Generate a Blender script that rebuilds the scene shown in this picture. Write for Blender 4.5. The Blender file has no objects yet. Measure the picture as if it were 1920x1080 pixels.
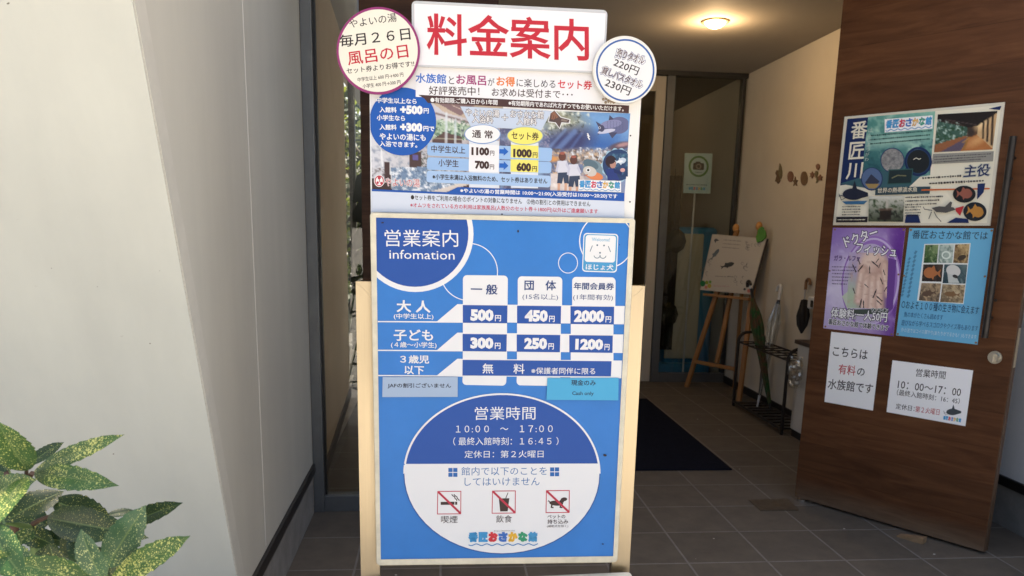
import bpy, math, random
from mathutils import Vector, Matrix
random.seed(7)
S = bpy.context.scene
COL = S.collection
R = math.radians

# ------------------------------------------------------------------ camera, sky, sun, exposure
H = 1.3                                   # eye height above the paving
FPX, CY, PIT, ROL, YAW = 1447.0, 720.0, R(11.3), R(1.27), R(5.46)
def ray(x, y):
    """direction of the photo's pixel x, y; building axes: X right, Y into the doorway, Z up"""
    X, Y = (x-960)/FPX, (y-CY)/FPX
    c, s = math.cos(ROL), math.sin(ROL)
    X, Y = X*c+Y*s, -X*s+Y*c
    u = -Y
    yy = math.cos(PIT)+u*math.sin(PIT); zz = -math.sin(PIT)+u*math.cos(PIT)
    c, s = math.cos(YAW), math.sin(YAW)
    return Vector((X*c+yy*s, -X*s+yy*c, zz))
EYE = Vector((0, 0, H))
def at(x, y, axis, val):
    d = ray(x, y); return EYE + d*((val-EYE[axis])/d[axis])

cam = bpy.data.cameras.new('camera'); cam_o = bpy.data.objects.new('camera', cam); COL.objects.link(cam_o)
fw = ray(960, CY).normalized(); rt = (ray(961, CY)-ray(960, CY)).normalized(); up = rt.cross(fw)
M = Matrix((rt, up, -fw)).transposed().to_4x4(); M.translation = EYE
cam_o.matrix_world = M
cam.sensor_width = 36; cam.lens = 36*FPX/1920; cam.shift_y = (CY-540)/1920
cam.clip_start = 0.02; cam.clip_end = 3000
cam.dof.use_dof = True; cam.dof.focus_distance = 1.9; cam.dof.aperture_fstop = 9
S.camera = cam_o

SUN_EL, SUN_AZ = R(61.3), R(20)             # sun high behind the building: the entrance is in its shade
W = bpy.data.worlds.new('World'); S.world = W; W.use_nodes = True
nt = W.node_tree; sky = nt.nodes.new('ShaderNodeTexSky'); sky.sky_type = 'NISHITA'
sky.sun_disc = False; sky.sun_elevation = SUN_EL; sky.sun_rotation = SUN_AZ
sky.dust_density = 7; sky.air_density = 1.0; sky.ozone_density = 0.3
nt.links.new(sky.outputs[0], nt.nodes['Background'].inputs[0])
nt.nodes['Background'].inputs[1].default_value = 0.15
sl = bpy.data.lights.new('sun', 'SUN'); sl.energy = 4.5; sl.angle = R(0.5); sl.color = (1, .94, .84)
so = bpy.data.objects.new('sun', sl); COL.objects.link(so)
sd = Vector((math.sin(SUN_AZ)*math.cos(SUN_EL), math.cos(SUN_AZ)*math.cos(SUN_EL), math.sin(SUN_EL)))
so.rotation_euler = sd.to_track_quat('Z', 'Y').to_euler(); so.location = sd*30
S.view_settings.view_transform = 'Standard'; S.view_settings.look = 'None'
S.view_settings.gamma = 1; S.view_settings.use_curve_mapping = False
S.view_settings.exposure = 1.5

# ------------------------------------------------------------------ materials
def lin(c):
    return tuple((v/12.92 if v <= .04045 else ((v+.055)/1.055)**2.4) for v in (k/255 for k in c))
_m = {}
def mat(name, col, rough=.6, metal=0, spec=.4, var=0, vscale=3, stretch=(1, 1, 1), bump=0, bscale=60, emit=None, estr=0, col2=None, coat=0):
    """procedural paint / plastic / metal; var mixes in a noisy second tone"""
    if name in _m: return _m[name]
    m = bpy.data.materials.new(name); _m[name] = m; m.use_nodes = True
    n, l = m.node_tree.nodes, m.node_tree.links; b = n['Principled BSDF']
    b.inputs['Roughness'].default_value = rough; b.inputs['Metallic'].default_value = metal
    b.inputs['Specular IOR Level'].default_value = spec; b.inputs['Coat Weight'].default_value = coat
    b.inputs['Base Color'].default_value = (*col, 1)
    if var or bump:
        tc = n.new('ShaderNodeTexCoord'); mp = n.new('ShaderNodeMapping'); mp.inputs['Scale'].default_value = stretch
        l.new(tc.outputs['Object'], mp.inputs[0])
    if var:
        nz = n.new('ShaderNodeTexNoise'); nz.inputs['Scale'].default_value = vscale; nz.inputs['Detail'].default_value = 7
        nz.inputs['Roughness'].default_value = .65
        l.new(mp.outputs[0], nz.inputs['Vector'])
        rp = n.new('ShaderNodeValToRGB'); rp.color_ramp.elements[0].position = .3; rp.color_ramp.elements[1].position = .7
        c2 = col2 or tuple(v*(1-var) for v in col)
        rp.color_ramp.elements[0].color = (*c2, 1); rp.color_ramp.elements[1].color = (*col, 1)
        l.new(nz.outputs['Fac'], rp.inputs[0]); l.new(rp.outputs[0], b.inputs['Base Color'])
        mr = n.new('ShaderNodeMapRange'); mr.inputs[3].default_value = min(1, rough*1.15); mr.inputs[4].default_value = rough*.85
        l.new(nz.outputs['Fac'], mr.inputs[0]); l.new(mr.outputs[0], b.inputs['Roughness'])
    if bump:
        nb = n.new('ShaderNodeTexNoise'); nb.inputs['Scale'].default_value = bscale; nb.inputs['Detail'].default_value = 4
        l.new(mp.outputs[0], nb.inputs['Vector'])
        bp = n.new('ShaderNodeBump'); bp.inputs['Strength'].default_value = bump; bp.inputs['Distance'].default_value = .004
        l.new(nb.outputs['Fac'], bp.inputs['Height']); l.new(bp.outputs[0], b.inputs['Normal'])
    if emit:
        b.inputs['Emission Color'].default_value = (*emit, 1); b.inputs['Emission Strength'].default_value = estr
    return m
PAPER = [.76]                             # whiteness of the printed stock; raised for the door posters to offset weak light
def ink(r, g, b):
    return mat('ink_%d_%d_%d_%d' % (r, g, b, PAPER[0]*100), tuple(v*PAPER[0] for v in lin((r, g, b))), rough=.42, spec=.25)
def photo(name, cols, scale=14, stretch=(1, 1, 1), rough=.38, vor=0):
    """printed photograph area: mottled multi-tone noise"""
    if name in _m: return _m[name]
    m = bpy.data.materials.new(name); _m[name] = m; m.use_nodes = True
    n, l = m.node_tree.nodes, m.node_tree.links; b = n['Principled BSDF']; b.inputs['Roughness'].default_value = rough
    b.inputs['Specular IOR Level'].default_value = .25
    tc = n.new('ShaderNodeTexCoord'); mp = n.new('ShaderNodeMapping'); mp.inputs['Scale'].default_value = stretch
    l.new(tc.outputs['Object'], mp.inputs[0])
    nz = n.new('ShaderNodeTexNoise'); nz.inputs['Scale'].default_value = scale; nz.inputs['Detail'].default_value = 9; nz.inputs['Roughness'].default_value = .7
    nz.inputs['Distortion'].default_value = .6
    l.new(mp.outputs[0], nz.inputs['Vector'])
    rp = n.new('ShaderNodeValToRGB'); el = rp.color_ramp.elements
    while len(el) < len(cols): el.new(.5)
    for i, c in enumerate(cols):
        el[i].position = .28+.46*i/(len(cols)-1); el[i].color = (*(v*PAPER[0] for v in lin(c)), 1)
    l.new(nz.outputs['Fac'], rp.inputs[0]); l.new(rp.outputs[0], b.inputs['Base Color'])
    return m
def glass(name, tint=(1, 1, 1), refl=.06, rough=.0):
    """thin clear sheet: see-through with a fresnel reflection"""
    if name in _m: return _m[name]
    m = bpy.data.materials.new(name); _m[name] = m; m.use_nodes = True
    n, l = m.node_tree.nodes, m.node_tree.links; n.clear()
    o = n.new('ShaderNodeOutputMaterial'); t = n.new('ShaderNodeBsdfTransparent'); g = n.new('ShaderNodeBsdfGlossy'); x = n.new('ShaderNodeMixShader')
    t.inputs[0].default_value = (*tint, 1); g.inputs['Roughness'].default_value = rough
    f = n.new('ShaderNodeLayerWeight'); f.inputs['Blend'].default_value = .3
    mr = n.new('ShaderNodeMapRange'); mr.inputs[3].default_value = refl; mr.inputs[4].default_value = .7
    l.new(f.outputs['Facing'], mr.inputs[0]); l.new(mr.outputs[0], x.inputs[0]); l.new(t.outputs[0], x.inputs[1]); l.new(g.outputs[0], x.inputs[2]); l.new(x.outputs[0], o.inputs[0])
    return m

# ------------------------------------------------------------------ mesh building
class MB:
    def __init__(s): s.v, s.f, s.m, s.mats, s.sm, s.c = [], [], [], [], [], {}
    def mi(s, m):
        if m not in s.mats: s.mats.append(m)
        return s.mats.index(m)
    def add(s, vs, fs, m, smooth=False):
        o = len(s.v); s.v += [Vector(v) for v in vs]; k = s.mi(m)
        for f in fs: s.f.append([i+o for i in f]); s.m.append(k); s.sm.append(smooth)
    def obox(s, o, a, b, c, m):
        """box from corner o along the edge vectors a, b, c"""
        o, a, b, c = map(Vector, (o, a, b, c))
        vs = [o, o+a, o+a+b, o+b, o+c, o+a+c, o+a+b+c, o+b+c]
        fs = [(0, 3, 2, 1), (4, 5, 6, 7), (0, 1, 5, 4), (1, 2, 6, 5), (2, 3, 7, 6), (3, 0, 4, 7)]
        if a.cross(b).dot(c) < 0: fs = [f[::-1] for f in fs]
        s.add(vs, fs, m)
    def box(s, x0, x1, y0, y1, z0, z1, m): s.obox((x0, y0, z0), (x1-x0, 0, 0), (0, y1-y0, 0), (0, 0, z1-z0), m)
    def prism(s, pts, ext, m, mside=None):
        """planar polygon pts swept by vector ext"""
        pts = [Vector(p) for p in pts]; ext = Vector(ext); n = len(pts)
        nn = Vector((0, 0, 0))
        for i in range(n): nn += pts[i].cross(pts[(i+1) % n])
        if nn.dot(ext) > 0: pts.reverse()
        vs = pts+[p+ext for p in pts]
        s.add(vs, [list(range(n))], m); s.add(vs, [list(range(2*n-1, n-1, -1))], m)
        s.add(vs, [[(i+1) % n, i, i+n, (i+1) % n+n] for i in range(n)], mside or m)
    def tube(s, path, r, m, seg=10, cap=True):
        """round bar along a path; r is one radius or one per point"""
        path = [Vector(p) for p in path]; n = len(path); rs = r if isinstance(r, (list, tuple)) else [r]*n
        t0 = (path[1]-path[0]).normalized(); a = t0.orthogonal().normalized()
        vs, fs = [], []
        for i, p in enumerate(path):
            t = (path[min(i+1, n-1)]-path[max(i-1, 0)]).normalized()
            a = (a-t*a.dot(t)).normalized(); b = t.cross(a)
            vs += [p+(a*math.cos(q)+b*math.sin(q))*rs[i] for q in (2*math.pi*k/seg for k in range(seg))]
        for i in range(n-1):
            for k in range(seg):
                fs.append((i*seg+k, i*seg+(k+1) % seg, (i+1)*seg+(k+1) % seg, (i+1)*seg+k))
        s.add(vs, fs, m, True)
        if cap: s.add(vs, [list(range(seg))[::-1], list(range((n-1)*seg, n*seg))], m)
    def disc(s, c, n, r, th, m, seg=48, mside=None, ry=None):
        """round plate: face at c looking along n, thickness th behind it"""
        c, n = Vector(c), Vector(n).normalized(); x = Vector((0, 0, 1)).cross(n).normalized(); y = n.cross(x)
        ry = ry or r
        s.prism([c+x*math.cos(q)*r+y*math.sin(q)*ry for q in (2*math.pi*k/seg for k in range(seg))], -n*th, m, mside)
    def ball(s, c, r, m, seg=14, rings=8, sc=(1, 1, 1)):
        c = Vector(c); vs = [c+Vector((0, 0, r*sc[2]))]; fs = []
        for i in range(1, rings):
            for k in range(seg):
                a, b = math.pi*i/rings, 2*math.pi*k/seg
                vs.append(c+Vector((r*sc[0]*math.sin(a)*math.cos(b), r*sc[1]*math.sin(a)*math.sin(b), r*sc[2]*math.cos(a))))
        vs.append(c-Vector((0, 0, r*sc[2]))); L = len(vs)-1
        for k in range(seg):
            fs.append((0, 1+k, 1+(k+1) % seg)); fs.append((L, 1+(rings-2)*seg+(k+1) % seg, 1+(rings-2)*seg+k))
            for i in range(rings-2): fs.append((1+i*seg+k, 1+(i+1)*seg+k, 1+(i+1)*seg+(k+1) % seg, 1+i*seg+(k+1) % seg))
        s.add(vs, fs, m, True)
    def build(s, name, parent=None, base=None, bevel=0, seg=2):
        me = bpy.data.meshes.new(name); base = Vector(base) if base is not None else (Vector(parent['_b']) if parent else Vector((0, 0, 0)))
        me.from_pydata([v-base for v in s.v], [], s.f)
        for m in s.mats: me.materials.append(m)
        if s.c:                           # printed pictures carry their picture as a colour attribute
            at_ = me.color_attributes.new('picture', 'FLOAT_COLOR', 'POINT'); fl = [1.0]*(4*len(s.v))
            for i, c in s.c.items(): fl[4*i:4*i+3] = c
            at_.data.foreach_set('color', fl)
        me.polygons.foreach_set('material_index', s.m); me.polygons.foreach_set('use_smooth', s.sm); me.update()
        o = bpy.data.objects.new(name, me); COL.objects.link(o)
        o['_b'] = list(base)
        if parent: o.parent = parent
        else: o.location = base
        if bevel:
            b = o.modifiers.new('bevel', 'BEVEL'); b.width = bevel; b.segments = seg; b.limit_method = 'ANGLE'; b.angle_limit = R(40)
        return o
def tag(o, label, cat, group=None):
    o['label'] = label; o['category'] = cat
    if group: o['group'] = group
    return o
def thing(name, loc, label, cat, group=None):
    o = bpy.data.objects.new(name, None); COL.objects.link(o); o.location = loc; o['_b'] = list(loc); o.empty_display_size = .1
    return tag(o, label, cat, group)
def struct(o): o['kind'] = 'structure'; return o

# ------------------------------------------------------------------ printing on flat sheets
_t = {}
def glyphs(txt):
    """filled outlines of a string and, for bolder weights, its contour loops with outward normals"""
    if txt not in _t:
        c = bpy.data.curves.new('lettering', 'FONT'); c.body = txt; c.size = 1; c.resolution_u = 2
        o = bpy.data.objects.new('lettering', c); me = o.to_mesh()
        vs = [(v.co.x, v.co.y) for v in me.vertices]; fs = []
        for q in me.polygons:
            f = list(q.vertices); ar = sum(vs[f[i]][0]*vs[f[(i+1) % len(f)]][1]-vs[f[(i+1) % len(f)]][0]*vs[f[i]][1] for i in range(len(f)))
            if abs(ar) > 1e-10: fs.append(f if ar > 0 else f[::-1])
        o.to_mesh_clear(); bpy.data.objects.remove(o); bpy.data.curves.remove(c)
        key = {}; rep = [key.setdefault((round(v[0], 5), round(v[1], 5)), i) for i, v in enumerate(vs)]
        ed = {}
        for f in fs:
            for i in range(len(f)): ed[(rep[f[i]], rep[f[(i+1) % len(f)]])] = 1
        nx = {a: b for a, b in ed if (b, a) not in ed and a != b}
        loops = []; seen = set()
        for a in list(nx):
            if a in seen: continue
            L = []; q = a
            while q in nx and q not in seen: seen.add(q); L.append(q); q = nx[q]
            if len(L) > 2:
                out = []
                for i in range(len(L)):
                    p0, p1, p2 = (Vector(vs[L[k % len(L)]]) for k in (i-1, i, i+1)); d1, d2 = p1-p0, p2-p1
                    if d1.length < 1e-7 or d2.length < 1e-7: continue
                    d1.normalize(); d2.normalize(); n1, n2 = Vector((d1.y, -d1.x)), Vector((d2.y, -d2.x)); m_ = n1+n2
                    m_ = m_/max(.35, m_.dot(n1)) if m_.length > .05 else n1
                    out.append((p1, m_))
                if len(out) > 2: loops.append(out)
        _t[txt] = (vs, fs, loops)
    return _t[txt]
VDOWN = Vector((832.0, 6996.0))           # where the photo's plumb lines meet
class Sheet:
    """draws shapes, measured on the photo, onto a real plane (point o, normal n towards the street)"""
    def __init__(s, o, n, k=(0, 0, 1), lay=.000016):
        s.o, s.n = Vector(o), Vector(n).normalized(); s.mb = MB(); s.z = 0; s.lay = lay; s.k = k; s.clip = None
    def zoom(s, x, y, k): s.k = (x, y, k)
    def px(s, p): return Vector((s.k[0]+p[0]*s.k[2], s.k[1]+p[1]*s.k[2]))
    def on(s, p, z):
        d = ray(p[0], p[1]); q = s.o+s.n*z
        return EYE+d*((q-EYE).dot(s.n)/d.dot(s.n))
    def _clip(s, pts):
        if not s.clip: return pts
        c = s.clip; n = len(c)
        area = sum(c[i].x*c[(i+1) % n].y-c[(i+1) % n].x*c[i].y for i in range(n))
        for i in range(n):
            a, b = c[i], c[(i+1) % n]; out = []
            if area < 0: a, b = b, a
            side = lambda p: (b.x-a.x)*(p.y-a.y)-(b.y-a.y)*(p.x-a.x)
            for j in range(len(pts)):
                p, q = pts[j], pts[(j+1) % len(pts)]; sp, sq = side(p), side(q)
                if sp >= 0: out.append(p)
                if (sp >= 0) != (sq >= 0): out.append(p+(q-p)*(sp/(sp-sq)))
            pts = out
            if len(pts) < 3: return []
        return pts
    def _face(s, pts, m):
        pts = s._clip(pts)
        if len(pts) < 3: return
        w = [s.on(p, s.z) for p in pts]; nn = Vector((0, 0, 0))
        for i in range(len(w)): nn += (w[i]-w[0]).cross(w[(i+1) % len(w)]-w[0])
        if nn.dot(s.n) < 0: w.reverse()
        s.mb.add(w, [list(range(len(w)))], m)
    def up(s): s.z += s.lay
    def poly(s, m, pts): s.up(); s._face([s.px(p) for p in pts], m)
    def ell(s, m, c, rx, ry=None, rot=0, n=56, a0=0, a1=360):
        s.up(); ry = ry or rx; cr, sr = math.cos(R(rot)), math.sin(R(rot)); pts = []
        for i in range(n+1 if a1-a0 < 360 else n):
            q = R(a0+(a1-a0)*i/n); x, y = rx*math.cos(q), ry*math.sin(q); pts.append(s.px((c[0]+x*cr-y*sr, c[1]+x*sr+y*cr)))
        s._face(pts, m)
    def line(s, m, pts, w, close=False):
        s.up(); P = [s.px(p) for p in pts]; w = w*s.k[2]/2
        n = len(P); idx = range(n if close else n-1); nor = []
        for i in range(n):
            a = P[(i-1) % n] if (close or i > 0) else P[i]; b = P[(i+1) % n] if (close or i < n-1) else P[i]
            t = (b-a).normalized(); nor.append(Vector((-t.y, t.x)))
        for i in idx:
            j = (i+1) % n; s._face([P[i]+nor[i]*w, P[j]+nor[j]*w, P[j]-nor[j]*w, P[i]-nor[i]*w], m)
    def ring(s, m, c, rx, ry, w, rot=0, a0=0, a1=360, n=72):
        cr, sr = math.cos(R(rot)), math.sin(R(rot)); pts = []
        full = a1-a0 >= 360
        for i in range(n if full else n+1):
            q = R(a0+(a1-a0)*i/n); x, y = rx*math.cos(q), ry*math.sin(q); pts.append((c[0]+x*cr-y*sr, c[1]+x*sr+y*cr))
        s.line(m, pts, w, full)
    def rrect(s, m, q, r, n=5, which=(1, 1, 1, 1)):
        """quad TL TR BR BL with rounded corners"""
        P = [Vector(p) for p in q]; out = []
        for i in range(4):
            p, a, b = P[i], P[i-1], P[(i+1) % 4]
            if not which[i]: out.append(p); continue
            u, v = (a-p).normalized(), (b-p).normalized(); c = p+u*r+v*r
            for k in range(n+1):
                t = math.pi/2*k/n; out.append(c-v*r*math.cos(t)-u*r*math.sin(t))
        s.poly(m, out); return out
    def text(s, m, txt, p0, p1, h, bold=.0, out=None, ow=.05, perp=False):
        """ink box from p0 (lower left) to p1 (lower right), h tall"""
        a, b = s.px(p0), s.px(p1); d = b-a
        upv = Vector((d.y, -d.x)).normalized() if perp else (a-VDOWN).normalized()
        vs, fs, loops = glyphs(txt); bo = max(0, bold)
        x0 = min(v[0] for v in vs)-bo; x1 = max(v[0] for v in vs)+bo; y0 = min(v[1] for v in vs)-bo; y1 = max(v[1] for v in vs)+bo
        h *= s.k[2]
        F = lambda v, z: s.on(a+d*((v[0]-x0)/(x1-x0))+upv*(h*(v[1]-y0)/(y1-y0)), z)
        flip = (F((1, 0), 0)-F((0, 0), 0)).cross(F((0, 1), 0)-F((0, 0), 0)).dot(s.n) < 0
        for mm, off in ([(out, bo+ow)] if out else [])+[(m, bo)]:
            s.up()
            w = [F(v, s.z) for v in vs]; s.mb.add(w, [f[::-1] for f in fs] if flip else fs, mm)
            if off > 0:
                for q, L in enumerate(loops):
                    z = s.z+(1+q % 6)*s.lay*.14; n = len(L)
                    w = [F(p_-m_*.004, z) for p_, m_ in L]+[F(p_+m_*off, z) for p_, m_ in L]
                    fl = [(i, i+n, (i+1) % n+n, (i+1) % n) for i in range(n)]
                    s.mb.add(w, [f[::-1] for f in fl] if flip else fl, mm)
    def base(s, q, th, m, mside=None, r=0):
        """the sheet or board itself: the quad as a plate, its face just under the print"""
        P = [s.px(p) for p in q]
        if r:
            out = []
            for i in range(4):
                p, a, b = P[i], P[i-1], P[(i+1) % 4]; u, v = (a-p).normalized()*r*s.k[2], (b-p).normalized()*r*s.k[2]; c = p+u+v
                for k in range(6):
                    t = math.pi/2*k/5; out.append(c-v*math.cos(t)-u*math.sin(t))
            P = out
        s.mb.prism([s.on(p, 0) for p in P], -s.n*th, m, mside)
    def raster(s, q, nx, ny, f):
        """a printed photograph: a fine grid over quad q (TL TR BR BL), coloured by f(x, y)"""
        s.up(); q = [Vector(v) for v in q]; o = len(s.mb.v); k = s.mb.mi(PICM()); pap = PAPER[0]
        for j in range(ny+1):
            for i in range(nx+1):
                u, v = i/nx, j/ny; p = (q[0]*(1-u)+q[1]*u)*(1-v)+(q[3]*(1-u)+q[2]*u)*v
                s.mb.v.append(s.on(s.px(p), s.z)); s.mb.c[o+j*(nx+1)+i] = [w*pap for w in lin([min(255, max(0, w)) for w in f(p.x, p.y)])]
        for j in range(ny):
            for i in range(nx):
                a = o+j*(nx+1)+i; s.mb.f.append([a, a+nx+1, a+nx+2, a+1]); s.mb.m.append(k); s.mb.sm.append(False)
    def build(s, name, parent=None, base=None, bevel=0): return s.mb.build(name, parent, base, bevel)

def PICM():
    if 'printed_picture' not in _m:
        m = mat('printed_picture', (1, 1, 1), rough=.42, spec=.25); n = m.node_tree.nodes; a = n.new('ShaderNodeAttribute'); a.attribute_name = 'picture'
        m.node_tree.links.new(a.outputs['Color'], n['Principled BSDF'].inputs['Base Color'])
    return _m['printed_picture']
from mathutils import noise as _nz
def picture(base, *layers):
    """colour function of a printed photograph: base = 4 corner colours over box (x0,y0,x1,y1), then soft layers"""
    (x0, y0, x1, y1), tl, tr, br, bl = base
    def f(x, y):
        u, v = min(1, max(0, (x-x0)/(x1-x0))), min(1, max(0, (y-y0)/(y1-y0)))
        c = [(tl[i]*(1-u)+tr[i]*u)*(1-v)+(bl[i]*(1-u)+br[i]*u)*v for i in range(3)]
        for L in layers:
            k = L[0]
            if k == 'b':                  # soft ellipse: cx cy rx ry rot colour softness
                _, cx, cy, rx, ry, ro, col, so = L; dx, dy = x-cx, y-cy; a = R(ro)
                d = math.hypot((dx*math.cos(a)+dy*math.sin(a))/rx, (-dx*math.sin(a)+dy*math.cos(a))/ry); t = min(1, max(0, (1+so-d)/(2*so)))
            elif k == 'l':                # soft stroke: x0 y0 x1 y1 width colour opacity
                _, ax, ay, bx, by, w, col, op = L; dx, dy = bx-ax, by-ay; q = min(1, max(0, ((x-ax)*dx+(y-ay)*dy)/(dx*dx+dy*dy))); d = math.hypot(x-ax-dx*q, y-ay-dy*q); t = op*min(1, max(0, (w*.75-d)/(w*.5)))
            elif k == 'p':                # polygon
                _, pts, col = L; t = 0; n = len(pts)
                for i in range(n):
                    (ax, ay), (bx, by) = pts[i], pts[i-1]
                    if (ay > y) != (by > y) and x < (bx-ax)*(y-ay)/(by-ay)+ax: t = 1-t
            elif k == 'n':                # mottling inside a box: box scale colour strength threshold
                _, bx, sc, col, st, th = L
                if not (bx[0] <= x <= bx[2] and bx[1] <= y <= bx[3]): continue
                t = min(1, max(0, (_nz.fractal(Vector((x*sc, y*sc, len(col)*st)), .8, 2.1, 5)-th)*st*2.2))
            c = [c[i]*(1-t)+col[i]*t for i in range(3)]
        g = _nz.noise(Vector((x*.35, y*.35, 3)))*7
        return [w+g for w in c]
    return f

# ------------------------------------------------------------------ setting materials
def tilemat():
    m = bpy.data.materials.new('floor_tiles'); m.use_nodes = True
    n, l = m.node_tree.nodes, m.node_tree.links; b = n['Principled BSDF']
    tc = n.new('ShaderNodeTexCoord'); mp = n.new('ShaderNodeMapping'); mp.inputs['Location'].default_value = (-1.002+.003, -3.468+.003, 0)
    l.new(tc.outputs['Object'], mp.inputs[0])
    br = n.new('ShaderNodeTexBrick'); br.offset = 0; br.squash = 1
    br.inputs['Scale'].default_value = 1; br.inputs['Brick Width'].default_value = .331; br.inputs['Row Height'].default_value = .32
    br.inputs['Mortar Size'].default_value = .005; br.inputs['Mortar Smooth'].default_value = .3; br.inputs['Bias'].default_value = 0
    br.inputs['Color1'].default_value = (.135, .112, .086, 1); br.inputs['Color2'].default_value = (.114, .095, .073, 1); br.inputs['Mortar'].default_value = (.21, .19, .165, 1)
    l.new(mp.outputs[0], br.inputs['Vector'])
    nz = n.new('ShaderNodeTexNoise'); nz.inputs['Scale'].default_value = 9; nz.inputs['Detail'].default_value = 8; nz.inputs['Roughness'].default_value = .7
    l.new(tc.outputs['Object'], nz.inputs['Vector'])
    mx = n.new('ShaderNodeMix'); mx.data_type = 'RGBA'; mx.blend_type = 'MULTIPLY'; mx.inputs[0].default_value = .7
    rp = n.new('ShaderNodeValToRGB'); rp.color_ramp.elements[0].position = .3; rp.color_ramp.elements[0].color = (.6, .6, .6, 1); rp.color_ramp.elements[1].position = .7; rp.color_ramp.elements[1].color = (1.1, 1.08, 1.05, 1)
    l.new(nz.outputs['Fac'], rp.inputs[0]); l.new(br.outputs['Color'], mx.inputs[6]); l.new(rp.outputs[0], mx.inputs[7]); l.new(mx.outputs[2], b.inputs['Base Color'])
    b.inputs['Roughness'].default_value = .62; b.inputs['Specular IOR Level'].default_value = .3
    bp = n.new('ShaderNodeBump'); bp.inputs['Strength'].default_value = .5; bp.inputs['Distance'].default_value = .003
    iv = n.new('ShaderNodeMath'); iv.operation = 'SUBTRACT'; iv.inputs[0].default_value = 1; l.new(br.outputs['Fac'], iv.inputs[1])
    l.new(iv.outputs[0], bp.inputs['Height']); l.new(bp.outputs[0], b.inputs['Normal'])
    return m
def wallmat(name, col, specks=.5):
    """old painted panel: faint streaks running down, blotches and little dark flecks"""
    m = bpy.data.materials.new(name); m.use_nodes = True; _m[name] = m
    n, l = m.node_tree.nodes, m.node_tree.links; b = n['Principled BSDF']; b.inputs['Roughness'].default_value = .5; b.inputs['Specular IOR Level'].default_value = .3
    tc = n.new('ShaderNodeTexCoord')
    def noise(scale, st, det=6):
        mp = n.new('ShaderNodeMapping'); mp.inputs['Scale'].default_value = st; l.new(tc.outputs['Object'], mp.inputs[0])
        z = n.new('ShaderNodeTexNoise'); z.inputs['Scale'].default_value = scale; z.inputs['Detail'].default_value = det; z.inputs['Roughness'].default_value = .6
        l.new(mp.outputs[0], z.inputs['Vector']); return z
    def mul(a, fac, lo, hi, p0, p1):
        rp = n.new('ShaderNodeValToRGB'); e = rp.color_ramp.elements; e[0].position, e[1].position = p0, p1; e[0].color = (*lo, 1); e[1].color = (*hi, 1)
        l.new(fac, rp.inputs[0]); x = n.new('ShaderNodeMix'); x.data_type = 'RGBA'; x.blend_type = 'MULTIPLY'; x.inputs[0].default_value = 1
        if isinstance(a, tuple): x.inputs[6].default_value = (*a, 1)
        else: l.new(a, x.inputs[6])
        l.new(rp.outputs[0], x.inputs[7]); return x.outputs[2]
    c = mul(col, noise(7, (1, 1, .12)).outputs['Fac'], (.93, .93, .925), (1.02, 1.02, 1.01), .3, .7)
    c = mul(c, noise(2.3, (1, 1, 1)).outputs['Fac'], (.94, .945, .95), (1, 1, 1), .3, .65)
    c = mul(c, noise(30, (.5, .5, 1.6), 3).outputs['Fac'], (.7, .68, .64), (1, 1, 1), .2, .27)
    v = n.new('ShaderNodeTexVoronoi'); v.inputs['Scale'].default_value = 13; v.inputs['Randomness'].default_value = 1
    nd = noise(40, (1, 1, 1), 2); ad = n.new('ShaderNodeVectorMath'); ad.operation = 'MULTIPLY_ADD'; ad.inputs[1].default_value = (.02,)*3
    l.new(nd.outputs['Color'], ad.inputs[0]); l.new(tc.outputs['Object'], ad.inputs[2]); l.new(ad.outputs[0], v.inputs['Vector'])
    c = mul(c, v.outputs['Distance'], (.32, .3, .27), (1, 1, 1), .035*specks, .05*specks)
    l.new(c, b.inputs['Base Color'])
    bn = noise(5, (1, 1, 1)); bp = n.new('ShaderNodeBump'); bp.inputs['Strength'].default_value = .25; bp.inputs['Distance'].default_value = .004
    l.new(bn.outputs['Fac'], bp.inputs['Height']); l.new(bp.outputs[0], b.inputs['Normal'])
    return m
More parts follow.
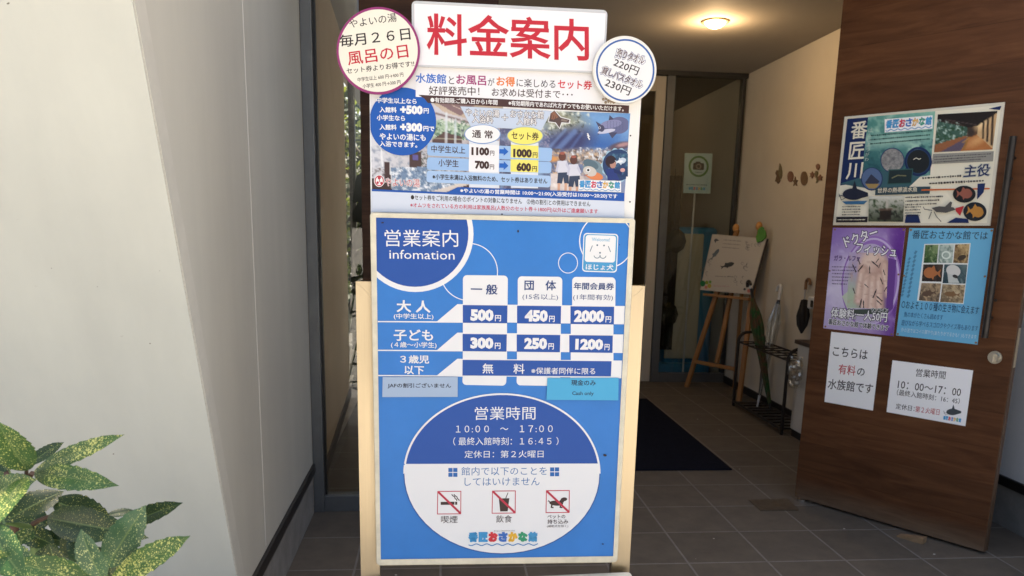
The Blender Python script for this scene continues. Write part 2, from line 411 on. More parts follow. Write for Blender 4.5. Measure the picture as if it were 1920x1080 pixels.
def woodmat(name, dark, light, rot=0, plank=.155, rough=.5):
    """boards lying flat along the rotated X axis, with grain, tone changes and thin seams"""
    m = bpy.data.materials.new(name); m.use_nodes = True; _m[name] = m
    n, l = m.node_tree.nodes, m.node_tree.links; b = n['Principled BSDF']; b.inputs['Roughness'].default_value = rough; b.inputs['Specular IOR Level'].default_value = .18
    tc = n.new('ShaderNodeTexCoord'); mp = n.new('ShaderNodeMapping'); mp.inputs['Rotation'].default_value = (0, 0, rot); l.new(tc.outputs['Object'], mp.inputs[0])
    sp = n.new('ShaderNodeSeparateXYZ'); l.new(mp.outputs[0], sp.inputs[0])
    dv = n.new('ShaderNodeMath'); dv.operation = 'DIVIDE'; dv.inputs[1].default_value = plank; l.new(sp.outputs['Z'], dv.inputs[0])
    fl = n.new('ShaderNodeMath'); fl.operation = 'FLOOR'; l.new(dv.outputs[0], fl.inputs[0])
    wn = n.new('ShaderNodeTexWhiteNoise'); wn.noise_dimensions = '1D'; l.new(fl.outputs[0], wn.inputs['W'])
    mp2 = n.new('ShaderNodeMapping'); mp2.inputs['Scale'].default_value = (1.0, 6, 9); l.new(mp.outputs[0], mp2.inputs[0])
    of = n.new('ShaderNodeVectorMath'); of.operation = 'MULTIPLY_ADD'; of.inputs[1].default_value = (7, 3, 5); l.new(wn.outputs['Color'], of.inputs[0]); l.new(mp2.outputs[0], of.inputs[2])
    g = n.new('ShaderNodeTexNoise'); g.inputs['Scale'].default_value = 2.1; g.inputs['Detail'].default_value = 9; g.inputs['Roughness'].default_value = .62; g.inputs['Distortion'].default_value = 1.3
    l.new(of.outputs[0], g.inputs['Vector'])
    rp = n.new('ShaderNodeValToRGB'); e = rp.color_ramp.elements; e[0].position = .32; e[1].position = .7; e[0].color = (*dark, 1); e[1].color = (*light, 1)
    l.new(g.outputs['Fac'], rp.inputs[0])
    tn = n.new('ShaderNodeMapRange'); tn.inputs[3].default_value = .82; tn.inputs[4].default_value = 1.1; l.new(wn.outputs['Value'], tn.inputs[0])
    fr = n.new('ShaderNodeMath'); fr.operation = 'FRACT'; l.new(dv.outputs[0], fr.inputs[0])
    gt = n.new('ShaderNodeMapRange'); gt.inputs[1].default_value = .0; gt.inputs[2].default_value = .022; gt.inputs[3].default_value = .6; gt.inputs[4].default_value = 1; l.new(fr.outputs[0], gt.inputs[0])
    mu = n.new('ShaderNodeMath'); mu.operation = 'MULTIPLY'; l.new(tn.outputs[0], mu.inputs[0]); l.new(gt.outputs[0], mu.inputs[1])
    vm = n.new('ShaderNodeVectorMath'); vm.operation = 'SCALE'; l.new(rp.outputs[0], vm.inputs[0]); l.new(mu.outputs[0], vm.inputs['Scale'])
    # worn, washed-out foot
    wz = n.new('ShaderNodeMapRange'); wz.inputs[1].default_value = .12; wz.inputs[2].default_value = .02; l.new(sp.outputs['Z'], wz.inputs[0])
    wm = n.new('ShaderNodeMath'); wm.operation = 'MULTIPLY'; l.new(wz.outputs[0], wm.inputs[0]); l.new(g.outputs['Fac'], wm.inputs[1])
    mx = n.new('ShaderNodeMix'); mx.data_type = 'RGBA'; l.new(wm.outputs[0], mx.inputs[0]); l.new(vm.outputs[0], mx.inputs[6]); mx.inputs[7].default_value = (.2, .15, .1, 1)
    l.new(mx.outputs[2], b.inputs['Base Color'])
    bp = n.new('ShaderNodeBump'); bp.inputs['Strength'].default_value = .3; bp.inputs['Distance'].default_value = .003; l.new(g.outputs['Fac'], bp.inputs['Height']); l.new(bp.outputs[0], b.inputs['Normal'])
    return m

TILE = tilemat()
PAVE = mat('paving', (.55, .51, .44), .85, var=.3, vscale=6)
WALLP = wallmat('painted_wall', (.555, .56, .505), .7)
SIDEP = wallmat('painted_side', (.52, .505, .44), .4)
TRIMP = mat('wall_trim', (.55, .535, .47), .5, var=.12, vscale=9)
CONC = mat('plinth_concrete', (.26, .245, .22), .85, var=.3, vscale=11, bump=.3, bscale=50)
BLACK = mat('black_flashing', (.014, .013, .012), .38)
SEAL = mat('sealant', (.66, .64, .58), .6)
ALU = mat('grey_aluminium', (.16, .165, .165), .42, .5, var=.2, vscale=8)
DALU = mat('dark_aluminium', (.05, .047, .042), .42, .4)
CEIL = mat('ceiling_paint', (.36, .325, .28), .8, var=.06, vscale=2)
CREAM = mat('cream_plaster', (.62, .56, .46), .75, var=.06, vscale=4, bump=.12, bscale=120)
TAN = mat('tan_plaster', (.50, .36, .20), .75, var=.1, vscale=3)
STILE = mat('beige_stile', (.50, .45, .36), .5, var=.08, vscale=6)
BWOOD = woodmat('panel_wood', (.03, .013, .007), (.07, .032, .016), 0, .15)
DWOOD = woodmat('door_wood', (.066, .0245, .0095), (.128, .053, .021), R(54.75), .152, .55)
CLEAR = glass('window_glass', (.93, .95, .93), .05)
CHROME = mat('polished_metal', (.75, .74, .7), .18, 1)

XL, XR = -.575, 2.60
# ------------------------------------------------------------------ ground, floor, ceiling
def sheet(name, x0, x1, y0, y1, z, m):
    b = MB(); b.add([(x0, y0, z), (x1, y0, z), (x1, y1, z), (x0, y1, z)], [(0, 1, 2, 3)], m); return struct(b.build(name))
sheet('ground', -600, 600, -600, 600, -.012, PAVE)
sheet('tiled_floor', -.62, 2.64, 1.9, 9.4, 0, TILE)
sheet('dark_ground_sheet', -8, 5, 9.7, 16, -.006, mat('dark_ground', (.05, .05, .025), .95, var=.4, vscale=5))  # dark sheet added to dull the bright sunlit ground behind the hall
sheet('back_terrace', -8, 5, 6.72, 9.698, -.007, mat('terrace_paving', (.12, .105, .085), .85, var=.3, vscale=6))
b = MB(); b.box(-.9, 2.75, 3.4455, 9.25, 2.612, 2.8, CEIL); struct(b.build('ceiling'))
t = thing('entrance_building', (1, 3.4, 2.6), 'plain pale building front rising above the entrance opening', 'building')
b = MB(); b.box(-7, 9, 3.4455, 3.9, 2.801, 5.6, WALLP); b.build('front_wall', t)  # unseen upper front, its height chosen for where its shade ends
b = MB(); b.box(-7, 9, 3.901, 9.6, 5.3, 5.6, CONC); b.build('roof', t)
b = MB(); b.box(XL+.003, XR-.003, 2.95, 3.444, 2.64, 2.86, mat('shade_slab_paint', (.50, .47, .42), .8, var=.06, vscale=2)); b.build('shade_slab', t, bevel=.004)  # slab added out of view to shade the tops of the side walls
for x0, x1 in ((-7, -3.2), (5.3, 9)):
    b = MB(); b.box(x0, x1, 3.4455, 3.9, 0, 2.8, WALLP); b.build('side_wall', t)

# ------------------------------------------------------------------ leaning outer walls either side of the doorway
def edgeY(z): return 2.231-.3575*z
def outer_wall(x, sgn, label, side):
    t = thing('outer_wall', (x, 2.3, 0), label, 'wall')
    zt, yb, w = 2.95, 3.445, 2.6
    prof = [(edgeY(.235), .235), (edgeY(zt), zt), (yb, zt), (yb, .235)]
    b = MB(); b.prism([(x, y, z) for y, z in prof], (sgn*w, 0, 0), side)
    b.build('side_panel', t)
    b = MB(); d = Vector((0, -.006, -.002))       # the wide leaning face, a skin just proud of the panel
    b.prism([Vector((x+sgn*.0, edgeY(.2), .2))+d, Vector((x, edgeY(zt), zt-.003))+d, Vector((x+sgn*w, edgeY(zt), zt-.003))+d, Vector((x+sgn*w, edgeY(.2), .2))+d], (0, .0055, .001), WALLP, SEAL)
    b.build('leaning_face', t)
    b = MB(); tr = []
    for z in (.225, zt-.004): tr.append((edgeY(z)-.004, z))
    b.prism([(x-sgn*.003, tr[0][0], tr[0][1]), (x-sgn*.003, tr[1][0], tr[1][1]), (x-sgn*.003, tr[1][0]+.062, tr[1][1]), (x-sgn*.003, tr[0][0]+.062, tr[0][1])], (sgn*.0025, 0, 0), TRIMP)
    b.build('edge_trim', t)
    b = MB(); b.box(min(x-sgn*.0015, x+sgn*.001), max(x-sgn*.0015, x+sgn*.001), 2.477, 2.4815, .25, zt-.01, SEAL); b.build('panel_joint', t)
    b = MB(); b.box(min(x-sgn*.012, x+sgn*w), max(x-sgn*.012, x+sgn*w), 2.14, yb, .19, .234, BLACK); b.build('base_flashing', t, bevel=.003)
    b = MB(); b.box(min(x, x+sgn*w), max(x, x+sgn*w), 2.17, yb, -.01, .1895, CONC); b.build('plinth', t)
    return t
outer_wall(XL, -1, 'pale painted wall leaning outwards left of the entrance, behind the speckled shrub', SIDEP)
outer_wall(XR, 1, 'pale outer wall glimpsed behind the open brown door, with black strip and concrete base', wallmat('right_panel', (.74, .75, .76), .4))  # same paint as the left side, colour lightened to make up for weak light

# ------------------------------------------------------------------ doorway: sidelight, timber panel, header
t = thing('sidelight_window', (-.46, 3.47, 0), 'narrow tall glass sidelight in a grey metal frame left of the price board', 'window')
b = MB(); b.box(-.5745, -.528, 3.447, 3.53, 0, 2.61, ALU); b.build('frame_post', t, bevel=.002)
b = MB(); b.box(-.5275, -.336, 3.455, 3.52, 0, .075, ALU); b.build('bottom_rail', t, bevel=.002)
b = MB(); b.box(-.5275, -.336, 3.485, 3.49, .0755, 2.61, CLEAR); b.build('glass_pane', t)
b = MB(); b.box(-.5265, -.517, 3.475, 3.50, .076, 2.6, BLACK); b.build('gasket', t)
b = MB(); b.box(-.335, .238, 3.44, 3.53, 0, 2.61, BWOOD)
tag(b.build('timber_panel', base=(-.05, 3.48, 0)), 'dark brown fixed timber panel behind the price board', 'wall panel')
b = MB(); b.box(1.835, 2.598, 3.50, 3.56, 0, 2.61, BWOOD)
tag(b.build('timber_panel', base=(2.2, 3.53, 0)), 'dark brown timber panel hidden behind the open poster door', 'wall panel')

# ------------------------------------------------------------------ hall behind the doorway
t = thing('hall_wall', (2.6, 5, 0), 'cream plaster wall with small sea creature ornaments, above the umbrella stand', 'wall')
b = MB(); b.box(2.545, 2.75, 3.575, 9.2, 0, 2.61, CREAM); b.build('plaster', t)
b = MB(); b.box(2.533, 2.5445, 3.58, 6.59, 0, .06, BLACK); b.build('baseboard', t)
t = thing('hall_wall', (-.7, 5, 0), 'tan plaster wall seen through the narrow sidelight', 'wall')
b = MB(); b.prism([(-.585, 3.545, .0), (-.70, 6.0, .0), (-.9, 6.0, 0), (-.9, 3.545, 0)], (0, 0, 2.61), mat('side_plaster', (.60, .49, .34), .7, var=.1, vscale=3)); b.build('plaster', t)
b = MB(); b.prism([(-.572, 3.55, 0), (-.688, 6.0, 0), (-.6985, 6.0, 0), (-.583, 3.55, 0)], (0, 0, .07), mat('brown_skirting', (.05, .03, .018), .5)); b.build('baseboard', t)
t = thing('rear_wall', (0, 6.65, 0), 'plain plaster wall at the back of the hall, behind the price board', 'wall')
b = MB(); b.box(.30, .999, 6.594, 6.70, 0, 2.61, CREAM); b.build('plaster', t)
b = MB(); b.box(-4, .2995, 6.594, 6.70, 0, .30, CREAM); b.build('window_parapet', t)
b = MB(); b.box(-.74, -.69, 6.60, 6.66, .3, 2.61, DALU); b.box(.23, .2995, 6.60, 6.66, .3, 2.61, DALU); b.build('window_post', t)
# back glazing
t = thing('glass_partition', (2.1, 6.62, 0), 'glass partition in dark metal frame at the back of the hall', 'partition')
b = MB(); b.box(1.863, 1.93, 6.58, 6.66, 0, 2.575, ALU); b.build('frame_post', t, bevel=.003)
b = MB(); b.box(2.505, 2.532, 6.585, 6.66, .082, 2.575, DALU); b.build('frame_post', t, bevel=.003)
b = MB(); b.box(1.0, 2.544, 6.57, 6.66, 2.5755, 2.611, DALU); b.build('head_rail', t)
b = MB(); b.box(1.9305, 2.532, 6.585, 6.65, 0, .08, ALU); b.build('bottom_rail', t, bevel=.003)
b = MB(); b.box(1.9305, 2.5045, 6.61, 6.618, .0805, 2.575, CLEAR); b.build('glass_pane', t)
t = thing('sliding_door', (1.5, 6.62, 0), 'beige framed glass sliding door at the back of the hall', 'door')
b = MB(); b.box(1.775, 1.858, 6.60, 6.65, .003, 2.57, STILE); b.build('stile', t, bevel=.002)
b = MB(); b.box(1.0, 1.7745, 6.60, 6.65, 2.45, 2.57, STILE); b.build('top_rail', t)
b = MB(); b.box(1.0, 1.7745, 6.60, 6.65, .003, .12, STILE); b.build('bottom_rail', t)
b = MB(); b.box(1.0, 1.7745, 6.62, 6.626, .1205, 2.4495, CLEAR); b.build('glass_pane', t)
t = thing('back_room_wall', (1.8, 9, 0), 'dim tan wall of the room beyond the glass partition', 'wall')
b = MB(); b.box(.8, 2.54, 9.0, 9.2, 0, 2.61, TAN); b.build('plaster', t)
b = MB(); b.box(.8, .95, 6.705, 8.995, 0, 2.61, TAN); b.build('plaster', t)

def printed_flat(name, pl, label, cat, group=None, base=None):
    o = pl.build(name, base=base or pl.o); return tag(o, label, cat, group)

b = MB(); rr = random.Random(31); GRIT = mat('pale_grit', (.45, .42, .36), .9)
for k in range(46):
    x, y, r = rr.uniform(-.5, 2.5), rr.uniform(2.2, 6.3), rr.uniform(.0015, .006)
    b.prism([(x+r*rr.uniform(.6, 1.3)*math.cos(q), y+r*rr.uniform(.6, 1.3)*math.sin(q), .0004) for q in (0, 1.2, 2.4, 3.6, 5)], (0, 0, r*.5), GRIT if k % 3 else BLACK)
o = b.build('floor_grit'); o['kind'] = 'stuff'; o['label'] = 'scattered specks of grit and dry crumbs on the tiled floor'
# ------------------------------------------------------------------ mat, ceiling lamp
b = MB(); b.box(-.25, 1.64, 4.03, 5.87, .0005, .009, mat('navy_mat', (.006, .0075, .016), .95, spec=.1, var=.3, vscale=40, bump=.6, bscale=400))
tag(b.build('door_mat', base=(.7, 5, 0), bevel=.003), 'dark navy entrance mat on the tiled hall floor', 'mat')
LX, LY, LZ = 1.716, 5.065, 2.612
t = thing('ceiling_lamp', (LX, LY, LZ), 'warm glowing round downlight in the hall ceiling', 'lamp')
b = MB(); seg = 32
ring = lambda r, z: [(LX+r*math.cos(2*math.pi*k/seg), LY+r*math.sin(2*math.pi*k/seg), z) for k in range(seg)]
vs = ring(.088, LZ-.0005)+ring(.085, LZ-.008)+ring(.070, LZ-.010)+ring(.066, LZ-.001)
b.add(vs, [(i*seg+k, i*seg+(k+1) % seg, (i+1)*seg+(k+1) % seg, (i+1)*seg+k) for i in range(3) for k in range(seg)], mat('lamp_trim', (.55, .42, .25), .3, .6), True); b.build('trim_ring', t)
b = MB(); vs = []; q = 8
for i in range(q): a = math.pi/2*i/(q-1); vs += ring(max(.064*math.cos(a), .0008), LZ-.002-.040*math.sin(a))
b.add(vs, [(i*seg+k, i*seg+(k+1) % seg, (i+1)*seg+(k+1) % seg, (i+1)*seg+k) for i in range(q-1) for k in range(seg)], mat('lamp_glow', (.9, .8, .6), .5, emit=(1, .68, .30), estr=9), True); b.build('bulb', t)
pl_ = bpy.data.lights.new('lamp_light', 'POINT'); pl_.energy = 4.5; pl_.color = (1, .66, .34); pl_.shadow_soft_size = .05
po = bpy.data.objects.new('lamp_light', pl_); COL.objects.link(po); po.location = (LX, LY, LZ-.10)

# ------------------------------------------------------------------ printed helpers
WHITE = ink(250, 249, 247); DARK = ink(52, 44, 44); NAVY = ink(38, 88, 172); BLUE = mat('board_blue', tuple(v*.78 for v in lin((54, 134, 216))), rough=.4, spec=.28, var=.13, vscale=7); PALE = ink(226, 233, 245)
BROWN = ink(72, 50, 46); RED = ink(205, 45, 62); BLACKI = ink(30, 28, 30)
def dashes(p, m, a, b, h, seed=0):
    """a line of print too small to read in the photo: short marks only"""
    rr = random.Random(seed); a, b = Vector(a), Vector(b); L = (b-a).length; t = 0; d = (b-a)/L
    while t < L-h*.3:
        w = h*rr.uniform(.35, .8); p.line(m, [a+d*t, a+d*min(L, t+w)], h*rr.uniform(.35, .7)); t += w+h*rr.uniform(.15, .4)
LOGO = (('番', (70, 160, 215)), ('匠', (70, 160, 215)), ('お', (225, 60, 70)), ('さ', (70, 120, 200)), ('か', (245, 190, 60)), ('な', (60, 165, 120)), ('館', (80, 165, 215)))
def logo(p, a, b, h, wave=True, back=True, bold=.03):
    """the aquarium's many-coloured lettering with the wave under it"""
    a, b = Vector(a), Vector(b); d = (b-a)/7; u = Vector((0, -1))
    if back:
        p.poly(WHITE, [a-d*.15+u*-h*.5, b+d*.15+u*-h*.5, b+d*.15+u*h*1.12, a-d*.15+u*h*1.12])
    for i, (ch, c) in enumerate(LOGO):
        q = a+d*i; p.text(ink(*c), ch, q, q+d*.93, h, bold, out=ink(40, 90, 170) if back else None, ow=.02)
    if wave:
        w = ink(60, 140, 200); pts = [a+d*7*k/40+Vector((0, h*.27+h*.09*math.sin(k*math.pi/3))) for k in range(41)]; p.line(w, pts, h*.09)
def fish(p, m, c, L, h, rot=0, flip=1, mt=None):
    """side view of a small fish"""
    cr, sr = math.cos(R(rot)), math.sin(R(rot)); T = lambda x, y: (c[0]+(x*flip)*cr-y*sr, c[1]+(x*flip)*sr+y*cr)
    up_, dn = [], []
    for k in range(13):
        t = k/12; x = -L/2+L*.82*t; y = h/2*math.sin(math.pi*min(1, t**.75))**.8 if 0 < t < 1 else h*.04
        up_.append(T(x, -y*.95-h*.04)); dn.append(T(x, y*.9+h*.04))
    p.poly(m, up_+dn[::-1])
    p.poly(mt or m, [T(L*.27, -h*.07), T(L*.5, -h*.42), T(L*.43, 0), T(L*.5, h*.42), T(L*.27, h*.07)])
    p.poly(mt or m, [T(-L*.1, -h*.42), T(L*.08, -h*.72), T(L*.18, -h*.3)]); p.poly(mt or m, [T(-L*.05, h*.4), T(L*.06, h*.66), T(L*.12, h*.3)])
def catfish(p, m, c, L, h):
    x, y = c; p.ell(m, (x-L*.05, y), L*.4, h*.4); p.poly(m, [(x+L*.2, y-h*.3), (x+L*.5, y-h*.1), (x+L*.5, y+h*.15), (x+L*.2, y+h*.3)])
    p.poly(m, [(x-L*.1, y-h*.35), (x, y-h*.95), (x+L*.1, y-h*.3)])
    for s in (-1, 1): p.line(m, [(x-L*.3, y+h*.2), (x-L*.5*1, y+h*(.1+.3*(s > 0))), (x-L*.62, y-h*.15*s)], h*.05)
NS = (0, -1, 0)

# ------------------------------------------------------------------ sign stand, lower board
STEEL = mat('brushed_steel', (.46, .385, .27), .30, 1, var=.06, vscale=9, stretch=(60, 60, .1), bump=.22, bscale=22)
YS = 1.8668
sx0, sx1, sy1, stop = -.199, .501, 1.892, 1.172
t = thing('sign_stand', (.15, 1.88, 0), 'brushed metal stand frame with mitred corners carrying the big price board', 'stand')
for a, b_, c, d in ((sx0, sx0+.048, sx0, sx0+.048), (sx1-.048, sx1, sx1-.048, sx1)):
    b = MB(); l_ = a == sx0
    top = [(a, YS, .03), (b_, YS, .03), (b_, YS, stop-(.048 if l_ else 0)), (a, YS, stop-(0 if l_ else .048))]
    b.prism(top, (0, sy1-YS, 0), STEEL); b.build('post', t, bevel=.0012)
b = MB(); b.prism([(sx0+.0006, YS, stop), (sx1-.0006, YS, stop), (sx1-.0486, YS, stop-.048), (sx0+.0486, YS, stop-.048)], (0, sy1-YS, 0), STEEL); b.build('top_bar', t, bevel=.0012)
for x in (sx0, sx1-.048):
    b = MB(); b.box(x+.004, x+.044, 1.66, 2.1, 0, .0295, STEEL); b.build('foot', t, bevel=.003)
CREAMF = mat('aged_cream_frame', (.72, .66, .50), .5, var=.22, vscale=26, bump=.2, bscale=90)
CREAMF2 = mat('old_cream_board', (.70, .66, .54), .55, var=.15, vscale=20)

def framed(p, outer, inner, r, depth, lip, mf):
    """board body with a raised rounded frame; returns the body builder"""
    def rnd(q):
        P = [p.px(v) for v in q]; out = []
        for i in range(4):
            c0, a, b = P[i], P[i-1], P[(i+1) % 4]; rr = r*p.k[2]; u, v = (a-c0).normalized()*rr, (b-c0).normalized()*rr; c = c0+u+v
            for k in range(7):
                tt = math.pi/2*k/6; out.append(c-v*math.cos(tt)-u*math.sin(tt))
        return out
    O = rnd(outer); I = [p.px(inner[i]) for i in range(4) for k in range(7)]; n = len(O); m = MB()
    e = .0025
    o0 = [p.on(v, -depth) for v in O]; o1 = [p.on(v, lip-e) for v in O]
    cen = sum(O, Vector((0, 0)))/n
    O2 = [v+(cen-v).normalized()*1.6 for v in O]; o2 = [p.on(v, lip) for v in O2]; i2 = [p.on(v, lip) for v in I]; i3 = [p.on(v, -.0012) for v in I]
    vs = o0+o1+o2+i2+i3; fs = []
    for L in range(4):
        for k in range(n): fs.append((L*n+k, L*n+(k+1) % n, (L+1)*n+(k+1) % n, (L+1)*n+k))
    fs = [f[::-1] for f in fs]
    m.add(vs, fs, mf); m.add(o0, [list(range(n))[::-1]], mf)
    m.add([p.on(p.px(v), -.0012) for v in inner], [(3, 2, 1, 0)], mf)
    m.v = m.v; return m
# ---- main board
p = Sheet((0, 1.837, 0), NS); p.zoom(680, 390, .32416)
t = thing('information_board', (.15, 1.85, .46), 'big blue and white price and hours board, cream framed, on the metal stand', 'board')
OUT = [(42, 25), (1578, 60), (1473, 2050), (80, 2068)]
INN = [(77, 55), (1543, 88), (1449, 2014), (105, 2033)]
framed(p, OUT, INN, 22, .024, .0022, CREAMF).build('frame', t)
p.clip = [p.px(q) for q in INN]
p.poly(BLUE, INN)
p.ring(WHITE, (615, 370), 165, 165, 5)
p.ell(WHITE, (305, 150), 336); p.ell(NAVY, (303, 147), 309)
p.text(WHITE, '営業案内', (128, 222), (553, 225), 98, .0); p.text(WHITE, 'infomation', (155, 293), (532, 299), 52, -.008)
p.ring(WHITE, (1188, 318), 55, 58, 4); p.ring(WHITE, (1410, 192), 155, 155, 6)
# assistance dog mark
LB = ink(78, 165, 214)
p.rrect(WHITE, [(1278, 144), (1479, 150), (1470, 374), (1269, 368)], 20); p.rrect(LB, [(1283, 150), (1474, 156), (1465, 368), (1274, 362)], 18)
p.rrect(WHITE, [(1291, 156), (1466, 161), (1459, 316), (1284, 311)], 16)
p.text(ink(110, 185, 220), 'Welcome!', (1325, 191), (1430, 194), 20, .01)
GR = ink(80, 110, 130)
p.line(GR, [(1329, 217), (1315, 252)], 4); p.line(GR, [(1421, 220), (1434, 255)], 4)
for q in ((1357, 215), (1396, 217), (1373, 259)): p.ell(GR, q, 5)
p.ring(GR, (1356, 272), 18, 18, 4, a0=0, a1=170); p.ring(GR, (1390, 273), 18, 18, 4, a0=10, a1=180)
p.text(WHITE, 'ほじょ犬', (1290, 357), (1450, 361), 34, .015)
# table
sl_ = lambda x: (x-580)*.0115
for x0, x1, yb, rows in ((580, 840, 388, 0), (897, 1155, 395, 0), (1212, 1463, 398, 0)):
    p.rrect(WHITE, [(x0, yb), (x1, yb+3), (x1-2, yb+180), (x0, yb+178)], 24, which=(1, 1, 0, 0))
    x0b, x1b = x0-1-(x0-580)*.013, x1-4-(x1-840)*.014
    p.rrect(WHITE, [(x0b, 960), (x1b-3, 966), (x1b-7, 1028+sl_(x0)*.6), (x0b-2, 1023+sl_(x0)*.6)], 22, which=(0, 0, 1, 1))
    for y0, y1 in ((660, 726), (826, 878)):
        q = sl_(x0); x0b, x1b = x0-(y0-560)*.003-(x0-580)*.012, x1-5-(x1-840)*.012
        p.poly(WHITE, [(x0b, y0+q), (x1b, y0+q+2), (x1b, y1+q+2), (x0b, y1+q)])
for (y0, y1, xr) in ((556, 656, 1516), (721, 822, 1508), (872, 968, 1500)):
    d = (xr-548)*.0112
    p.poly(WHITE, [(548, y0), (xr, y0+d), (xr-4, y1+d+6), (430, y1)])
    p.line(WHITE, [(88, y1+1), (580, y1+4)], 7)
for y0, y1, xs in ((561, 664, ((579, 838), (893, 1148), (1202, 1455))), (728, 828, ((578, 834), (891, 1143), (1195, 1447)))):
    for x0, x1 in xs:
        q = sl_(x0); p.poly(NAVY, [(x0, y0+q), (x1, y0+q+3), (x1-2, y1+q+3), (x0, y1+q)])
p.poly(NAVY, [(578, 878), (1440, 886), (1436, 974), (577, 969)])
NT = ink(48, 74, 130)
p.text(NT, '一 般', (625, 499), (780, 502), 60, .02); p.text(NT, '団　体', (935, 475), (1118, 477), 58, .02); p.text(NT, '(15名以上)', (924, 533), (1130, 536), 38)
p.text(NT, '年間会員券', (1220, 472), (1453, 475), 42, .02); p.text(NT, '(1年間有効)', (1217, 536), (1447, 539), 38)
p.text(WHITE, '大 人', (197, 602), (392, 606), 70, .025); p.text(WHITE, '(中学生以上)', (180, 645), (410, 648), 36, .012)
p.text(WHITE, '子ども', (180, 768), (408, 770), 66, .02); p.text(WHITE, '(４歳～小学生)', (164, 811), (428, 814), 38, .012)
p.text(WHITE, '３歳児', (217, 898), (385, 900), 48, .02); p.text(WHITE, '以下', (242, 962), (355, 964), 50, .02)
for s_, x0, x1, x2, y, h in (('500', 623, 757, 800, 655, 68), ('450', 937, 1070, 1110, 659, 68), ('2000', 1222, 1396, 1437, 662, 70), ('300', 623, 756, 797, 815, 65), ('250', 934, 1066, 1105, 818, 66), ('1200', 1229, 1390, 1427, 822, 64)):
    p.text(WHITE, s_, (x0, y-2), (x1, y), h, .062); p.text(WHITE, '円', (x1+8, y), (x2, y+1), 36, .02)
p.text(WHITE, '無', (693, 957), (756, 958), 58, .01); p.text(WHITE, '料', (872, 959), (936, 960), 58, .01); p.text(WHITE, '※保護者同伴に限る', (975, 960), (1345, 963), 38, .005)
# ellipse of opening hours
p.zoom(650, 690, .36115)
p.ell(ink(45, 95, 165), (806, 550), 511, 417, a0=0, a1=180); p.ell(WHITE, (806, 548), 512, 417, a0=180, a1=360)
p.ell(WHITE, (806, 549), 506, 413); p.ell(NAVY, (806, 549), 502, 409, a0=185.5, a1=354.5, n=60)
p.poly(BLUE, [(290, 497), (302, 497), (302, 503), (290, 503)])
p.poly(WHITE, [(305, 498), (1309, 496), (1309, 514), (305, 514)])
p.text(WHITE, '営業時間', (665, 270), (980, 268), 68, .0); p.text(WHITE, '１０:００　～　１７:００', (567, 335), (1070, 333), 36, -.005)
p.text(WHITE, '（ 最終入館時刻：１６:４５ ）', (553, 402), (1100, 400), 42, -.003); p.text(WHITE, '定休日：第２火曜日', (612, 467), (1022, 465), 38, -.003)
TB = ink(58, 118, 178)
p.text(TB, '館内で以下のことを', (595, 558), (1040, 556), 44, -.002); p.text(TB, 'してはいけません', (612, 612), (1002, 610), 42, -.002)
for x, y in ((528, 519), (1056, 516)):
    for i in (0, 1):
        for j in (0, 1): p.poly(ink(45, 110, 185), [(x+25*i, y+25*j), (x+22+25*i, y+25*j), (x+22+25*i, y+21+25*j), (x+25*i, y+21+25*j)])
IC = ink(70, 52, 50); PR = ink(205, 58, 80)
for k, (x0, y0, x1, y1) in enumerate(((473, 641, 593, 757), (757, 639, 876, 753), (1037, 637, 1156, 750))):
    p.line(PR, [(x0, y0), (x1, y0-1), (x1-1, y1), (x0-2, y1+1)], 6, True)
    if k == 0:
        p.poly(IC, [(488, 695), (560, 694), (560, 710), (488, 711)]); p.poly(IC, [(563, 694), (574, 694), (574, 710), (563, 710)])
        for dx in (0, 12): p.line(IC, [(545+dx, 656), (552+dx, 664), (560+dx, 668), (563+dx, 678), (571+dx, 684), (572+dx, 690)], 5)
    elif k == 1:
        p.poly(IC, [(790, 677), (845, 676), (836, 744), (797, 745)]); p.line(IC, [(826, 676), (838, 647)], 4)
    else:
        p.ell(IC, (1088, 702), 36, 13, 4); p.ell(IC, (1128, 682), 17, 10, -8); p.ell(IC, (1122, 690), 7, 13, 20); p.poly(IC, [(1105, 690), (1118, 676), (1126, 694), (1116, 706)])
        for x in (1066, 1112): p.line(IC, [(x, 706), (x-3, 724), (x+8, 724)], 9)
        p.line(IC, [(1056, 697), (1048, 688), (1046, 694)], 5)
    p.line(PR, [(x0+1, y0+1), (x1-1, y1-1)], 11)
p.text(IC, '喫煙', (490, 806), (576, 805), 38, -.002); p.text(IC, '飲食', (775, 803), (858, 802), 38, -.002)
p.text(IC, 'ペットの', (1042, 782), (1135, 781), 20, .012); p.text(IC, '持ち込み', (1042, 810), (1150, 809), 24, .012); p.text(IC, '(補助犬を除く)', (1040, 830), (1150, 829), 15)
p.text(IC, 'Banjyou OSAKANA KAN', (766, 850), (872, 849), 7)
logo(p, (633, 904), (993, 902), 52, back=False, bold=.09)
# scuffs, dead insects, stains of the real board
p.ell(DARK, (1341, 453), 9, 6, 15); p.ell(DARK, (1330, 914), 5, 3, 0)
p.zoom(680, 390, .32416)
p.ell(DARK, (899, 134), 5, 8); p.line(DARK, [(108, 86), (122, 84)], 7); p.line(DARK, [(1483, 212), (1488, 214)], 5)
p.clip = None
sc = ink(200, 200, 190)
p.build('price_sheet', t)
